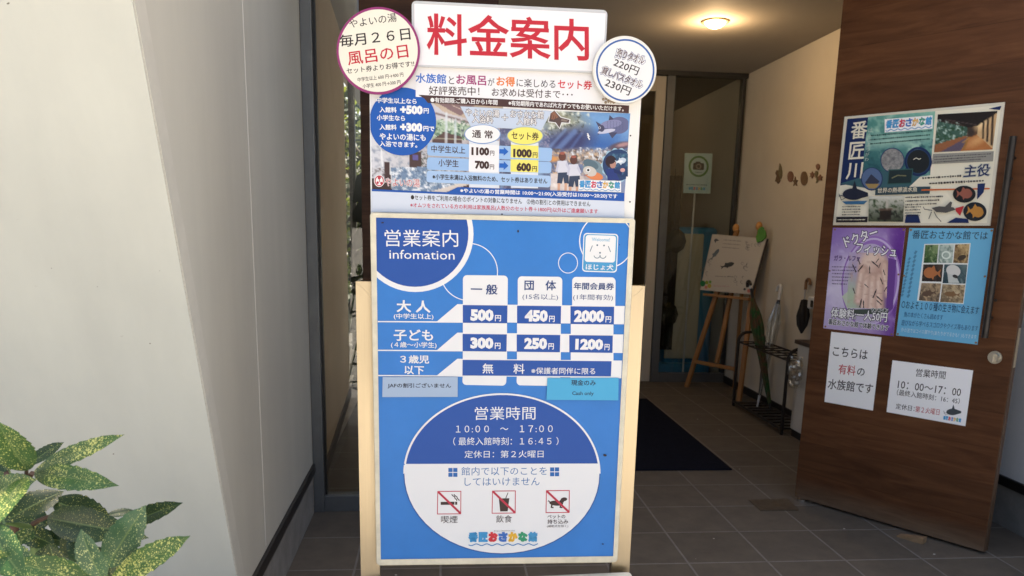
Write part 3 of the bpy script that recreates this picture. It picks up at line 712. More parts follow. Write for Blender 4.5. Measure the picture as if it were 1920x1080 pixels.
# scratches on the frame
# ---- two paper slips stuck on it
p = Sheet((0, 1.8335, 0), NS); p.zoom(650, 690, .36115)
p.base([(187, 47), (577, 46), (576, 150), (185, 151)], .0005, ink(176, 196, 220)); p.text(ink(45, 48, 62), 'JAFの割引ございません', (213, 106), (543, 107), 28, .022)
printed_flat('notice_slip', p, 'pale grey paper slip with one line of text stuck low on the blue board', 'notice', base=(-.06, 1.8335, .87))
p = Sheet((0, 1.8335, 0), NS); p.zoom(650, 690, .36115)
p.base([(1042, 52), (1412, 51), (1410, 168), (1038, 165)], .0005, ink(82, 182, 226)); p.text(ink(35, 60, 85), '現金のみ', (1165, 91), (1293, 92), 30, .025); p.text(ink(35, 60, 85), 'Cash only', (1170, 146), (1282, 147), 25, .02)
printed_flat('notice_slip', p, 'bright cyan paper slip with two lines of text stuck on the blue board', 'notice', base=(.35, 1.8335, .87))
# ---- a second cream framed board under it, only its top in view
t = thing('lower_board', (.16, 1.82, 0), 'cream framed lower board whose rounded top corner shows under the price board', 'board')
b = MB(); z1 = .431
pts = []
for (cx, cz, a0) in ((sx1-.012, z1-.016, 0), (sx0+.03, z1-.033, 90), (sx0+.03, .05, 180), (sx1-.012, .05, 270)):
    for k in range(6):
        a = R(a0+90*k/5); pts.append((cx+.014*math.cos(a), 1.815, cz+.014*math.sin(a)))
b.prism(pts, (0, .03, 0), CREAMF2); b.build('frame', t, bevel=.002)
b = MB(); b.box(sx0+.045, sx1-.03, 1.812, 1.8145, .06, .375, WHITE); b.build('sheet', t)

# ------------------------------------------------------------------ upper poster board
p = Sheet((0, 1.862, 0), NS); p.zoom(620, 0, .37967)
t = thing('poster_board', (.15, 1.864, 1.3), 'white panel with the colourful combined ticket poster, above the blue price board', 'poster')
WPAN = mat('white_panel', (.76, .74, .69), .4, var=.05, vscale=5); PEDGE = mat('panel_edge', (.5, .49, .47), .5)
p.base([(190, 250), (1546, 290), (1488, 1240), (200, 1240)], .0045, WPAN, PEDGE)
b = p.mb; p.mb = MB(); b.build('panel', t)
SQ = [(192, 300), (1482, 345), (1450, 1076), (201, 1046)]; p.clip = [p.px(q) for q in SQ]
p.poly(ink(250, 249, 250), SQ)
LT = ink(224, 231, 243)
# bath photograph
BA = (195, 455, 860, 975)
bath = picture((BA, (240, 240, 244), (196, 190, 196), (190, 170, 160), (214, 216, 222)),
    ('p', [(470, 480), (850, 500), (850, 600), (690, 590), (560, 555)], (206, 186, 166)), ('p', [(500, 495), (720, 512), (640, 572)], (142, 116, 118)),
    ('l', 520, 560, 700, 610, 10, (122, 100, 98), .8), ('l', 545, 585, 690, 622, 6, (236, 228, 214), .9), ('l', 600, 520, 690, 560, 4, (226, 206, 186), .8),
    ('p', [(500, 585), (700, 622), (700, 690), (500, 690)], (176, 196, 168)), ('n', (500, 585, 700, 690), .06, (72, 108, 84), .9, -.1), ('n', (500, 585, 700, 690), .09, (236, 240, 232), .8, .2),
    ('p', [(500, 690), (560, 652), (650, 676), (650, 708), (500, 708)], (98, 76, 72)), ('l', 505, 684, 650, 690, 5, (196, 196, 170), .8),
    ('l', 572, 560, 570, 705, 12, (226, 233, 236), .85), ('l', 617, 590, 615, 705, 9, (216, 226, 230), .85),
    ('n', (195, 720, 480, 830), .05, (166, 172, 186), .7, 0), ('l', 200, 742, 300, 742, 8, (150, 160, 180), .6), ('l', 250, 740, 255, 820, 8, (250, 250, 250), .9), ('l', 340, 740, 340, 830, 6, (176, 186, 196), .7), ('n', (440, 745, 480, 835), .1, (100, 104, 96), .9, -.2),
    ('p', [(386, 745), (446, 748), (446, 828), (388, 826)], (84, 64, 62)), ('p', [(404, 764), (432, 765), (432, 790), (404, 790)], (104, 96, 160)),
    ('p', [(290, 828), (480, 824), (640, 905), (560, 960), (306, 945)], (122, 146, 174)), ('n', (290, 826, 640, 960), .045, (246, 249, 252), .95, -.12), ('n', (290, 826, 640, 960), .08, (70, 88, 116), .6, .22),
    ('p', [(266, 800), (289, 800), (302, 940), (268, 935)], (78, 58, 56)), ('l', 292, 820, 310, 935, 4, (236, 234, 232), .9), ('p', [(203, 880), (236, 880), (300, 942), (203, 940)], (74, 56, 54)), ('n', (195, 830, 268, 890), .06, (120, 112, 112), .7, .05),
    ('p', [(470, 952), (650, 902), (700, 905), (540, 960)], (228, 216, 206)), ('p', [(540, 962), (700, 905), (760, 925), (660, 965)], (92, 68, 62)), ('n', (640, 640, 860, 975), .05, (96, 92, 118), .6, .05))
p.raster([(197, 458), (852, 488), (852, 972), (204, 940)], 120, 92, bath)
# aquarium photograph
AQ = (835, 545, 1482, 985)
aqua = picture((AQ, (96, 100, 132), (96, 146, 206), (150, 158, 186), (88, 86, 112)),
    ('n', AQ, .012, (150, 184, 224), .7, .05), ('b', 1360, 600, 150, 70, 10, (126, 172, 222), .9), ('b', 1330, 720, 120, 60, 0, (64, 108, 178), .9),
    ('b', 1130, 590, 120, 66, 20, (160, 160, 132), .6), ('n', (1020, 540, 1280, 680), .035, (226, 230, 216), .9, .05), ('n', (1020, 540, 1250, 680), .05, (92, 96, 84), .8, .15),
    ('b', 1180, 702, 110, 62, -14, (66, 70, 112), .45), ('l', 1205, 650, 1080, 780, 26, (118, 148, 200), .65), ('l', 1160, 640, 1070, 740, 14, (128, 156, 204), .5), ('l', 1240, 660, 1160, 770, 12, (96, 124, 184), .5),
    ('n', (830, 630, 900, 975), .09, (150, 146, 170), .8, .05), ('n', (1020, 640, 1080, 740), .12, (152, 148, 172), .8, .0),
    ('b', 1270, 772, 150, 34, 0, (180, 168, 160), .5), ('n', (1080, 735, 1482, 860), .05, (104, 90, 84), .9, -.02), ('n', (1080, 740, 1482, 880), .08, (226, 190, 150), .9, .12), ('n', (1180, 730, 1400, 790), .07, (238, 243, 248), .95, .1), ('b', 1100, 785, 26, 14, 0, (226, 160, 96), .5),
    ('p', [(1085, 858), (1250, 868), (1250, 972), (1085, 962)], (224, 210, 204)), ('b', 1270, 905, 40, 50, 0, (196, 180, 176), .5), ('n', (1085, 850, 1260, 972), .04, (246, 236, 230), .6, .1),
    ('b', 1430, 722, 58, 20, -12, (98, 84, 98), .25), ('b', 1446, 714, 34, 9, -12, (186, 146, 146), .4))
p.raster([(835, 540), (1480, 560), (1450, 985), (835, 958)], 130, 88, aqua)
p.poly(ink(238, 238, 238), [(1083, 556), (1104, 541), (1138, 577), (1185, 589), (1180, 611), (1143, 608), (1132, 638), (1108, 608), (1073, 603)])
p.poly(ink(96, 78, 74), [(1086, 560), (1105, 546), (1135, 580), (1180, 592), (1175, 607), (1140, 604), (1130, 632), (1112, 605), (1077, 600)])
p.poly(ink(150, 104, 82), [(1090, 560), (1105, 550), (1125, 578), (1100, 592), (1086, 586)]); p.poly(ink(140, 124, 116), [(1140, 585), (1172, 594), (1165, 602), (1138, 598)])
for k in range(3): p.line(ink(66, 54, 54), [(1094+k*9, 562+k*6), (1088+k*9, 588+k*3)], 2)
fish(p, ink(108, 112, 150), (1395, 622), 165, 84, 172, 1, ink(78, 78, 104)); p.ell(ink(140, 142, 180), (1385, 612), 52, 20, -8); p.ell(ink(206, 206, 226), (1362, 648), 44, 10, -10); p.ell(ink(78, 78, 104), (1338, 634), 14, 17); p.ell(ink(225, 225, 235), (1328, 631), 6, 6); p.ell(BLACKI, (1328, 631), 4, 4)
for k in range(6):
    for j in range(3): p.ring(ink(86, 88, 122), (1362+k*15, 602+j*13+k*1.5), 7, 6, 1.2, a0=-70, a1=70, n=6)
p.line(WHITE, [(1268, 658), (1273, 668), (1272, 678), (1279, 690)], 6); p.line(WHITE, [(1266, 668), (1280, 674)], 4); p.line(ink(226, 236, 246), [(1325, 745), (1330, 770), (1322, 790)], 4)
for x, y, hc in ((1146, 775, (110, 70, 60)), (1202, 792, (100, 66, 60))):      # two children seen from behind, printed
    p.poly(ink(60, 72, 96), [(x-22, y+72), (x+28, y+72), (x+30, y+132), (x+8, y+132), (x+3, y+100), (x-4, y+132), (x-28, y+130)])
    for dx in (-20, 14): p.poly(ink(220, 172, 145), [(x+dx-5, y+130), (x+dx+8, y+130), (x+dx+6, y+168), (x+dx-6, y+168)])
    p.poly(ink(222, 222, 232), [(x-26, y+20), (x+20, y+18), (x+33, y+75), (x-26, y+78)]); p.poly(ink(205, 205, 222), [(x-26, y+22), (x-36, y+70), (x-28, y+74), (x-18, y+40)]); p.poly(ink(205, 205, 222), [(x+20, y+20), (x+36, y+60), (x+29, y+66), (x+14, y+40)])
    p.ell(ink(*hc), (x-2, y-2), 18, 22); p.ell(ink(170, 100, 85), (x-2, y-18), 13, 7)
p.ell(ink(128, 150, 160), (1296, 838), 52, 46, 25); p.ell(ink(96, 118, 130), (1285, 812), 40, 22, 25); p.ell(ink(232, 140, 90), (1302, 868), 44, 20, 14); p.ell(ink(214, 206, 196), (1280, 846), 34, 24, 20); p.ell(ink(236, 236, 236), (1272, 840), 11, 11); p.ell(BLACKI, (1272, 840), 6, 6); p.line(ink(180, 90, 70), [(1252, 866), (1270, 862)], 4)
pts = [(1420+(82+4*math.cos(14*q))*math.cos(q), 815+(82+4*math.cos(14*q))*math.sin(q)) for q in (2*math.pi*k/120 for k in range(120))]
p.poly(ink(170, 206, 226), pts)
inset = picture(((1340, 735, 1500, 895), (46, 72, 110), (60, 96, 130), (38, 58, 98), (40, 58, 96)), ('n', (1340, 735, 1500, 895), .05, (80, 120, 150), .8, .05), ('n', (1340, 735, 1500, 800), .08, (110, 150, 150), .7, .15))
p.poly(ink(44, 68, 110), [(1420+77*math.cos(q), 815+78*math.sin(q)) for q in (2*math.pi*k/60 for k in range(60))]); p.raster([(1372, 758), (1468, 758), (1468, 872), (1372, 872)], 24, 28, inset)
p.ell(ink(52, 38, 48), (1384, 798), 27, 30); p.ell(ink(188, 142, 126), (1394, 812), 15, 20); p.ell(ink(52, 38, 48), (1382, 790), 24, 20); p.poly(ink(44, 62, 126), [(1360, 836), (1400, 830), (1428, 892), (1368, 890)]); p.poly(ink(34, 48, 100), [(1396, 832), (1440, 850), (1436, 866), (1400, 852)])
fish(p, ink(206, 220, 232), (1432, 795), 54, 28, 165, 1); p.ell(ink(240, 244, 246), (1428, 798), 16, 6, -10); p.ell(ink(214, 164, 160), (1442, 840), 12, 10)
# blue disc on the left with the combined fee
p.ell(ink(34, 96, 186), (356, 600), 165, 168)
for s_, x0, y0, x1, y1, h, bo in (('中学生以上なら', 226, 508, 425, 515, 28, .025), ('入館料', 242, 555, 326, 557, 28, .03), ('+500', 343, 563, 455, 566, 44, .065), ('円', 459, 560, 485, 561, 26, .03),
        ('小学生なら', 228, 594, 368, 598, 28, .025), ('入館料', 242, 641, 326, 643, 28, .03), ('+300', 343, 649, 453, 652, 44, .065), ('円で', 458, 648, 512, 650, 26, .03), ('やよいの湯にも', 242, 690, 470, 697, 34, .025), ('入浴できます。', 242, 723, 428, 730, 28, .025)):
    p.text(WHITE, s_, (x0, y0), (x1, y1), h, bo)
# white heading over the photographs
p.poly(ink(250, 249, 250), [(420, 318), (1482, 345), (1482, 520), (1445, 518), (420, 478)])
bl = lambda x: 408+(x-420)*.0414
for s_, x0, x1, c, h, bo in (('水族館', 420, 571, (40, 112, 205), 48, .02), ('と', 583, 610, (60, 50, 60), 38, .005), ('お風呂', 620, 768, (165, 45, 115), 48, .02), ('が', 776, 809, (60, 50, 60), 38, .005), ('お得', 818, 910, (240, 130, 50), 48, .025), ('に楽しめる', 918, 1110, (60, 50, 60), 42, .005), ('セット券', 1121, 1290, (215, 45, 60), 46, .02)):
    p.text(ink(*c), s_, (x0, bl(x0)), (x1, bl(x1)), h, bo)
p.text(BROWN, '好評発売中！', (485, 468), (735, 473), 44, .008); p.text(BROWN, 'お求めは受付まで･･･', (795, 475), (1195, 489), 42, .008)
p.poly(ink(80, 55, 52), [(432, 468), (1482, 522), (1482, 560), (480, 508), (462, 486)])
p.text(WHITE, '●有効期限:ご購入日から1年間', (493, 506), (824, 519), 26, .02); p.text(WHITE, '※有効期限内であれば片方ずつでもお使いいただけます。', (878, 521), (1447, 551), 26, .02)
p.poly(ink(205, 218, 236), [(640, 525), (1092, 549), (1040, 643), (692, 625)])
OB = ink(84, 62, 62)
for s_, x0, y0, x1, y1, h in (('やよいの湯', 667, 572, 833, 580, 36), ('入浴料', 699, 606, 802, 610, 36), ('＋', 845, 594, 875, 595, 30), ('おさかな館', 887, 580, 1052, 587, 38), ('入館料', 919, 616, 1017, 620, 36)):
    p.text(WHITE, s_, (x0, y0), (x1, y1), h, .012, out=OB, ow=.05)
p.poly(ink(232, 236, 242), [(684, 690), (832, 696), (832, 930), (684, 925)]); p.poly(ink(232, 236, 242), [(890, 700), (1026, 705), (1024, 930), (890, 928)])
RB = ink(164, 198, 238)
p.rrect(RB, [(478, 703), (1096, 731), (1091, 798), (476, 768)], 14); p.rrect(RB, [(477, 776), (1092, 800), (1089, 856), (474, 838)], 14)
YE = ink(252, 240, 120)
p.poly(ink(250, 248, 248), [(684, 712), (832, 718), (830, 850), (682, 845)]); p.poly(YE, [(890, 714), (1026, 720), (1026, 783), (889, 778)]); p.poly(YE, [(889, 786), (1026, 791), (1025, 852), (888, 848)])
p.rrect(ink(178, 207, 242), [(475, 842), (1089, 868), (1085, 926), (472, 900)], 14)
p.ell(ink(130, 165, 215), (750, 663), 90, 48); p.ell(WHITE, (750, 662), 86, 44); p.ell(ink(165, 185, 190), (960, 671), 90, 46); p.ell(YE, (960, 670), 86, 42)
for s_, x0, y0, x1, y1, h, bo in (('通 常', 698, 680, 800, 685, 40, .02), ('セット券', 893, 688, 1027, 694, 40, .02), ('中学生以上', 497, 752, 665, 760, 36, .012), ('小学生', 532, 821, 632, 826, 36, .012), ('1100', 695, 766, 783, 769, 40, .065), ('円', 787, 768, 808, 769, 24, .015), ('700', 712, 833, 783, 836, 40, .065), ('円', 786, 836, 807, 837, 24, .015), ('1000', 901, 776, 993, 779, 42, .065), ('円', 998, 778, 1021, 779, 26, .015), ('600', 917, 845, 990, 848, 42, .065), ('円', 995, 846, 1018, 847, 26, .015)):
    p.text(BROWN, s_, (x0, y0), (x1, y1), h, bo)
for y in (748, 818): p.poly(ink(40, 105, 195), [(833, y-12), (855, y-11), (855, y-22), (878, y+1), (854, y+22), (854, y+11), (832, y+10)])
p.text(DARK, '※小学生未満は入浴無料のため、セット券はありません', (503, 886), (1070, 908), 28, .018)
# little red and white bath house mark
RW = ink(200, 60, 75)
p.ell(WHITE, (240, 893), 26, 30); p.ring(RW, (240, 893), 20, 24, 5); p.ell(RW, (240, 878), 8, 8); p.ell(RW, (232, 902), 6, 7); p.ell(RW, (250, 904), 6, 6); p.line(RW, [(240, 884), (242, 900)], 4)
p.text(RW, 'やよいの湯', (270, 918), (440, 925), 40, -.005, out=WHITE, ow=.05)
logo(p, (1228, 925), (1430, 932), 34)
p.poly(LT, [(195, 944), (1450, 992), (1450, 1090), (195, 1060)]); p.poly(ink(36, 92, 178), [(203, 934), (575, 950), (628, 924), (1450, 953), (1450, 994), (203, 946)]); p.poly(LT, [(203, 944), (585, 960), (600, 964), (203, 948)])
p.text(WHITE, '※やよいの湯の営業時間は 10:00～21:00(入浴受付は10:00～20:20)です', (640, 955), (1416, 984), 26, .022)
p.text(DARK, '●セット券をご利用の場合:①ポイントの対象になりません　②他の割引との併用はできません', (396, 987), (1283, 1021), 27, .014)
p.text(ink(205, 50, 80), '※オムツをされている方の利用は家族風呂(人数分のセット券＋1800円)以外はご遠慮願います', (393, 1027), (1320, 1059), 27, .016)
p.clip = None
for x, y in ((1481, 670), (1478, 997), (846, 1058)): p.ell(DARK, (x, y), 4, 4)
p.build('ticket_poster', t)

# ------------------------------------------------------------------ title panel and round signs
p = Sheet((0, 1.853, 0), NS); p.zoom(620, 0, .37967)
t = thing('title_panel', (.15, 1.855, 1.6), 'laminated white title panel with four large red characters at the very top', 'sign')
p.base([(400, 3), (1368, 50), (1352, 362), (402, 328)], .003, mat('laminate_film', (.50, .50, .50), .2, spec=.5), r=24)
b = p.mb; p.mb = MB(); b.build('laminate', t)
p.poly(ink(252, 250, 250), [(413, 18), (1358, 66), (1344, 353), (414, 319)])
p.text(ink(205, 48, 62), '料金案内', (475, 270), (1276, 302), 208, .016)
p.build('title_sheet', t)
p = Sheet((0, 1.846, 0), NS); p.zoom(620, 0, .37967)
t = thing('round_sign', (-.13, 1.846, 1.63), 'round cream sign with purple rim overlapping the left end of the title panel', 'sign')
PUR = ink(158, 60, 120); CRM = ink(252, 246, 228)
def round_plate(p, c, rx, ry, th, m):
    p.mb.prism([p.on(p.px((c[0]+rx*math.cos(q), c[1]+ry*math.sin(q))), 0) for q in (2*math.pi*k/72 for k in range(72))], -p.n*th, m)
round_plate(p, (235, 250), 206, 216, .006, PUR); b = p.mb; p.mb = MB(); b.build('disc', t)
p.ell(CRM, (235, 250), 195, 204, n=72)
for s_, a, b_, h, bo, c in (('やよいの湯', (95, 140), (328, 106), 44, .006, DARK), ('毎月２６日', (47, 235), (396, 196), 62, .012, DARK), ('風呂の日', (88, 324), (386, 284), 66, .012, RED), ('セット券よりお得です!!', (80, 366), (414, 328), 30, .012, DARK), ('中学生以上 600 円→400 円', (134, 405), (360, 378), 22, .012, DARK), ('小学生 400 円→300 円', (159, 437), (346, 415), 22, .012, DARK)):
    p.text(c, s_, a, b_, h, bo, perp=True)
p.build('printed_face', t)
p = Sheet((0, 1.840, 0), NS); p.zoom(620, 0, .37967)
t = thing('round_sign', (.42, 1.84, 1.6), 'round white towel price sign with blue ring overlapping the right end of the title panel', 'sign')
FOAM = mat('foam_board', (.74, .72, .65), .6, var=.12, vscale=12)
round_plate(p, (1452, 344), 157, 167, .011, FOAM); b = p.mb; p.mb = MB(); b.build('disc', t)
p.ell(ink(250, 248, 246), (1452, 346), 148, 158); p.ring(ink(62, 104, 172), (1455, 347), 140, 150, 9)
BB = ink(66, 88, 140); IB = ink(112, 88, 88)
p.text(WHITE, '売りタオル', (1402, 284), (1549, 324), 49, .05, out=BB, ow=.05, perp=True); p.text(IB, '売りタオル', (1408, 279), (1543, 319), 42, .018, perp=True)
p.text(DARK, '220円', (1392, 325), (1512, 374), 42, .012, perp=True)
p.text(WHITE, '貸しバスタオル', (1330, 365), (1534, 443), 45, .05, out=BB, ow=.05, perp=True); p.text(IB, '貸しバスタオル', (1334, 362), (1530, 438), 38, .018, perp=True)
p.text(DARK, '230円', (1350, 424), (1472, 474), 42, .012, perp=True)
p.build('printed_face', t)
# crusty dirt (old nest) stuck under the right round sign
b = MB(); rr = random.Random(3); DIRT = mat('dirt_clod', (.34, .26, .17), .95, var=.4, vscale=90)
for k in range(46):
    x, y = 1395+rr.gauss(0, 26), 498+rr.gauss(0, 7)
    q = EYE+ray(620+x*.37967, y*.37967); d = ray(620+x*.37967, y*.37967); w = EYE+d*((1.852-.008*rr.random())/d.y)
    b.ball(w, rr.uniform(.001, .0035), DIRT, 6, 4)
tag(b.build('dirt_crust', base=(.39, 1.852, 1.52)), 'crumbly brown dirt caught under the round towel price sign', 'dirt')

# ------------------------------------------------------------------ the open brown door
HX, HY = 1.784, 3.56
U = Vector((.577, -.817, 0)).normalized(); N = Vector((-.817, -.577, 0)).normalized(); DW, DT, DH = .8646, .042, 2.56
D0 = Vector((HX, HY, 0)); Zv = Vector((0, 0, 1))
t = thing('entrance_door', (HX, HY, 0), 'dark brown wooden door standing wide open, covered with posters and notices', 'door')
b = MB(); b.obox(D0+Zv*.012, U*DW, -N*DT, Zv*(DH-.012), DWOOD); b.build('leaf', t, bevel=.003)
def dpt(x, y, off):
    d = ray(x, y); q = D0+N*off; return EYE+d*((q-EYE).dot(N)/d.dot(N))
EDGE = mat('door_edge_trim', (.11, .062, .032), .55, var=.35, vscale=9, stretch=(4, 4, .5))
b = MB(); b.obox(D0+U*(DW+.0003)-N*.002+Zv*.013, U*.003, -N*(DT-.004), Zv*(DH-.02), EDGE); b.build('edge_strip', t)
b = MB(); b.obox(D0+U*(DW+.0035)-N*.010+Zv*.80, U*.0015, -N*.022, Zv*.16, mat('brass_plate', (.6, .52, .36), .35, .9)); b.build('latch_plate', t)
KNOBM = mat('knob_metal', (.42, .40, .35), .32, 1)
# pull bar
HB = mat('dark_bar', (.045, .04, .036), .4, .6, var=.3, vscale=20)
a0, a1 = dpt(1893, 256, .045), dpt(1853, 634, .045)
b = MB(); cx = (a0+a1)/2; a0 = Vector((cx.x, cx.y, a0.z)); a1 = Vector((cx.x, cx.y, a1.z)); b.tube([a0, a1], .0125, HB, 14)
hd = b.build('pull_handle', t)
for s in (.1, .9):
    b = MB(); q = a0.lerp(a1, s); b.tube([q-N*.0126, q-N*.0448], .007, HB, 8); b.build('bracket', hd)
b = MB(); q = dpt(1866, 670, 0); b.disc(q+N*.006, N, .026, .006, KNOBM, 24); b.disc(q+N*.024, N, .019, .0178, KNOBM, 24); lk = b.build('lock_knob', t, bevel=.0015); c = q+N*.0242; b = MB()
b.obox(c-Vector((0, 0, .016))-U*.004, U*.008, N*.010, Zv*.032, KNOBM); b.build('thumb_turn', lk, bevel=.001)
for x, y in ((1897, 335), (1867, 563)):
    q = dpt(x, y, 0); b = MB(); b.disc(q+N*.001, N, .006, .002, BLACK, 12); b.build('bolt_hole', t)
b = MB(); q = dpt(1517, 952, -.02); b.tube([(HX+.02, HY-.04, .0005), (HX+.02, HY-.04, .0125)], .02, CHROME, 16); b.build('pivot_hinge', t)
# wedge and floor plate
q = at(1705, 1014, 2, 0)
b = MB(); w = U*.11; b.prism([q-w*.5+Zv*.0005, q+w*.5+Zv*.0005, q+w*.5+Zv*.028, q-w*.5+Zv*.006], -N*.04, mat('wedge_wood', (.30, .19, .10), .7, var=.3, vscale=25))
tag(b.build('door_wedge', base=q, bevel=.001), 'small bare wooden wedge jammed under the open brown door', 'wedge')
b = MB(); P = [at(x, y, 2, .001) for x, y in ((1404, 938), (1478, 936), (1497, 957), (1426, 958))]; b.prism(P, (0, 0, .003), mat('floor_plate', (.11, .082, .055), .5, .3, var=.3, vscale=30))
tag(b.build('floor_plate', base=P[0]), 'brown metal floor plate set in the tiles beside the door hinge', 'floor plate')

# ------------------------------------------------------------------ posters on the door
PAPER[0] = .93; WHITE = ink(250, 250, 249)
def dsheet(off, z=(1520, 170, .45351)): p = Sheet(D0+N*off, N, lay=.00002); p.zoom(*z); return p
POST = mat('poster_border', (.68, .64, .52), .45, var=.08, vscale=9)
p = dsheet(.009); t = thing('aquarium_poster', dpt(1740, 310, 0), 'large cream framed river aquarium poster with fish photos, topmost on the brown door', 'poster')
Q = [(140, 108), (802, 47), (741, 558), (92, 556)]
p.base(Q, .0075, POST); b = p.mb; p.mb = MB(); b.build('backing', t)
CR = ink(236, 230, 208); NV = ink(28, 46, 92)
p.clip = [p.px(v) for v in ((152, 117), (788, 60), (729, 547), (104, 546))]
p.poly(CR, [(152, 117), (788, 60), (729, 547), (104, 546)])
p.poly(NV, [(150, 117), (260, 108), (215, 380), (122, 392)])
riv = picture(((200, 80, 520, 400), (84, 150, 140), (140, 196, 176), (60, 110, 116), (40, 84, 96)), ('n', (200, 80, 520, 400), .02, (166, 208, 190), .7, .0), ('n', (200, 200, 520, 400), .04, (44, 92, 100), .8, .05), ('b', 330, 210, 150, 20, -6, (170, 210, 196), .9))
p.raster([(238, 108), (515, 85), (494, 350), (206, 392)], 44, 44, riv)
p.poly(ink(62, 100, 110), [(120, 385), (300, 330), (480, 330), (400, 405), (240, 405)])
p.ring(NV, (445, 293), 52, 56, 9)
for s_, x0, y0, x1, h in (('番', 163, 201, 230, 74), ('匠', 155, 285, 219, 72), ('川', 144, 367, 211, 68)): p.text(CR, s_, (x0, y0), (x1, y0-4), h, .015)
for k, ch in enumerate('ばんじょうがわ'): p.text(ink(190, 200, 190), ch, (238-k*2.6, 172+k*20), (254-k*2.6, 171+k*20), 16)
logo(p, (310, 156), (500, 140), 34)
for k in range(3): dashes(p, ink(30, 70, 70), (250-k*2, 186+k*17), (500-k*3, 165+k*17), 9, k)
p.ell(ink(52, 76, 110), (338, 288), 50, 52); p.ell(photo('pebble_photo', [(80, 80, 84), (140, 140, 140), (185, 180, 172)], 60), (338, 288), 46, 48)
p.ell(ink(40, 66, 100), (445, 293), 50, 51); p.ell(ink(32, 38, 42), (445, 293), 46, 48); p.line(CR, [(425, 285), (436, 278), (448, 284), (456, 280)], 3)
p.poly(ink(52, 92, 92), [(322, 326), (424, 322), (418, 385), (316, 388)]); p.poly(ink(36, 52, 56), [(326, 330), (420, 326), (414, 381), (320, 384)]); p.line(ink(120, 120, 90), [(335, 362), (360, 350), (395, 352)], 5)
p.ell(ink(45, 60, 100), (253, 365), 45, 48); p.ell(ink(90, 112, 150), (253, 364), 41, 44); p.poly(ink(55, 60, 80), [(225, 380), (250, 345), (285, 375), (270, 392), (235, 395)]); p.poly(ink(165, 140, 90), [(225, 385), (285, 385), (268, 405), (240, 404)])
# corridor photograph
cor = picture(((505, 80, 775, 258), (26, 22, 24), (40, 32, 28), (170, 116, 74), (60, 46, 44)),
    ('p', [(518, 125), (650, 152), (642, 186), (514, 224)], (64, 96, 84)), ('n', (510, 120, 655, 226), .06, (176, 200, 190), .95, .02), ('n', (510, 150, 655, 226), .09, (34, 70, 40), .9, .05),
    ('p', [(512, 224), (642, 186), (650, 196), (545, 256), (510, 256)], (150, 98, 66)), ('p', [(535, 254), (645, 194), (652, 200), (618, 250)], (96, 86, 104)), ('p', [(618, 250), (655, 192), (690, 182), (754, 240), (750, 246)], (178, 114, 66)),
    ('b', 690, 205, 40, 16, -30, (214, 160, 104), .7), ('p', [(690, 184), (690, 146), (772, 92), (754, 240)], (206, 170, 124)), ('b', 705, 140, 26, 14, -35, (244, 214, 160), .8), ('p', [(526, 96), (774, 83), (690, 146), (650, 152)], (34, 28, 28)),
    ('l', 715, 132, 712, 196, 7, (46, 36, 32), .95), ('l', 733, 120, 730, 208, 8, (46, 36, 32), .95), ('l', 753, 106, 748, 222, 9, (46, 36, 32), .95), ('b', 662, 172, 14, 16, 0, (60, 50, 46), .4), ('l', 632, 244, 650, 196, 9, (156, 112, 60), .9), ('l', 628, 215, 655, 196, 5, (186, 140, 84), .9), ('l', 560, 120, 690, 142, 3, (96, 84, 80), .7))
p.raster([(526, 98), (772, 84), (752, 243), (510, 255)], 56, 40, cor)
p.poly(ink(150, 148, 140), [(506, 262), (757, 250), (754, 292), (500, 304)])
for k in range(3): dashes(p, ink(70, 70, 72), (512, 274+k*11), (745-k*20, 261+k*11), 7, 10+k)
p.poly(NV, [(736, 75), (790, 62), (782, 80)])
p.text(NV, '主役', (630, 360), (738, 352), 52, .02, out=ink(205, 205, 190), ow=.06)
dashes(p, DARK, (462, 362), (622, 352), 13, 21); dashes(p, DARK, (490, 384), (718, 372), 13, 22)
p.poly(ink(52, 74, 84), [(268, 402), (495, 396), (492, 426), (266, 432)]); p.text(ink(220, 214, 190), '世界の熱帯淡水魚', (275, 424), (440, 418), 22, .02, out=ink(30, 30, 40), ow=.03)
p.line(ink(205, 105, 50), [(458, 411), (740, 405)], 6)
p.poly(NV, [(690, 385), (722, 383), (715, 420), (688, 450)])
p.ell(ink(30, 32, 36), (635, 428), 47, 35); fish(p, ink(150, 90, 75), (635, 426), 66, 40, 0, -1)
p.ell(ink(30, 36, 44), (679, 500), 48, 39); fish(p, ink(185, 130, 60), (680, 500), 70, 44, 10, -1)
p.poly(NV, [(395, 512), (445, 512), (455, 548), (388, 548)]); p.poly(NV, [(560, 548), (600, 525), (650, 530), (655, 548)])
for k in range(3): dashes(p, DARK, (392, 442+k*15), (550-k*15, 437+k*15), 9, 30+k)
for k in range(4): dashes(p, DARK, (390, 482+k*12), (455, 480+k*12), 8, 40+k)
GY = ink(86, 84, 82)
p.poly(GY, [(500, 485), (530, 478), (590, 482), (600, 492), (560, 505), (520, 502)]); p.poly(GY, [(555, 480), (578, 458), (585, 462), (580, 482)]); p.poly(ink(185, 50, 55), [(598, 486), (634, 476), (618, 518), (600, 498)]); p.line(GY, [(502, 495), (470, 490), (466, 480)], 3); p.line(GY, [(510, 500), (520, 520), (540, 542)], 3); p.line(GY, [(500, 500), (488, 530)], 3)
sta = picture(((238, 434, 388, 542), (222, 222, 212), (226, 224, 210), (52, 58, 46), (74, 82, 62)), ('n', (238, 450, 388, 510), .07, (66, 84, 56), .95, -.05), ('n', (238, 490, 388, 542), .06, (30, 34, 30), .9, .0), ('p', [(285, 488), (335, 488), (334, 535), (283, 535)], (46, 38, 34)), ('l', 284, 492, 336, 490, 6, (120, 96, 80), .9), ('b', 315, 470, 6, 18, 0, (196, 190, 176), .4))
p.raster([(242, 437), (388, 434), (382, 542), (238, 541)], 30, 22, sta)
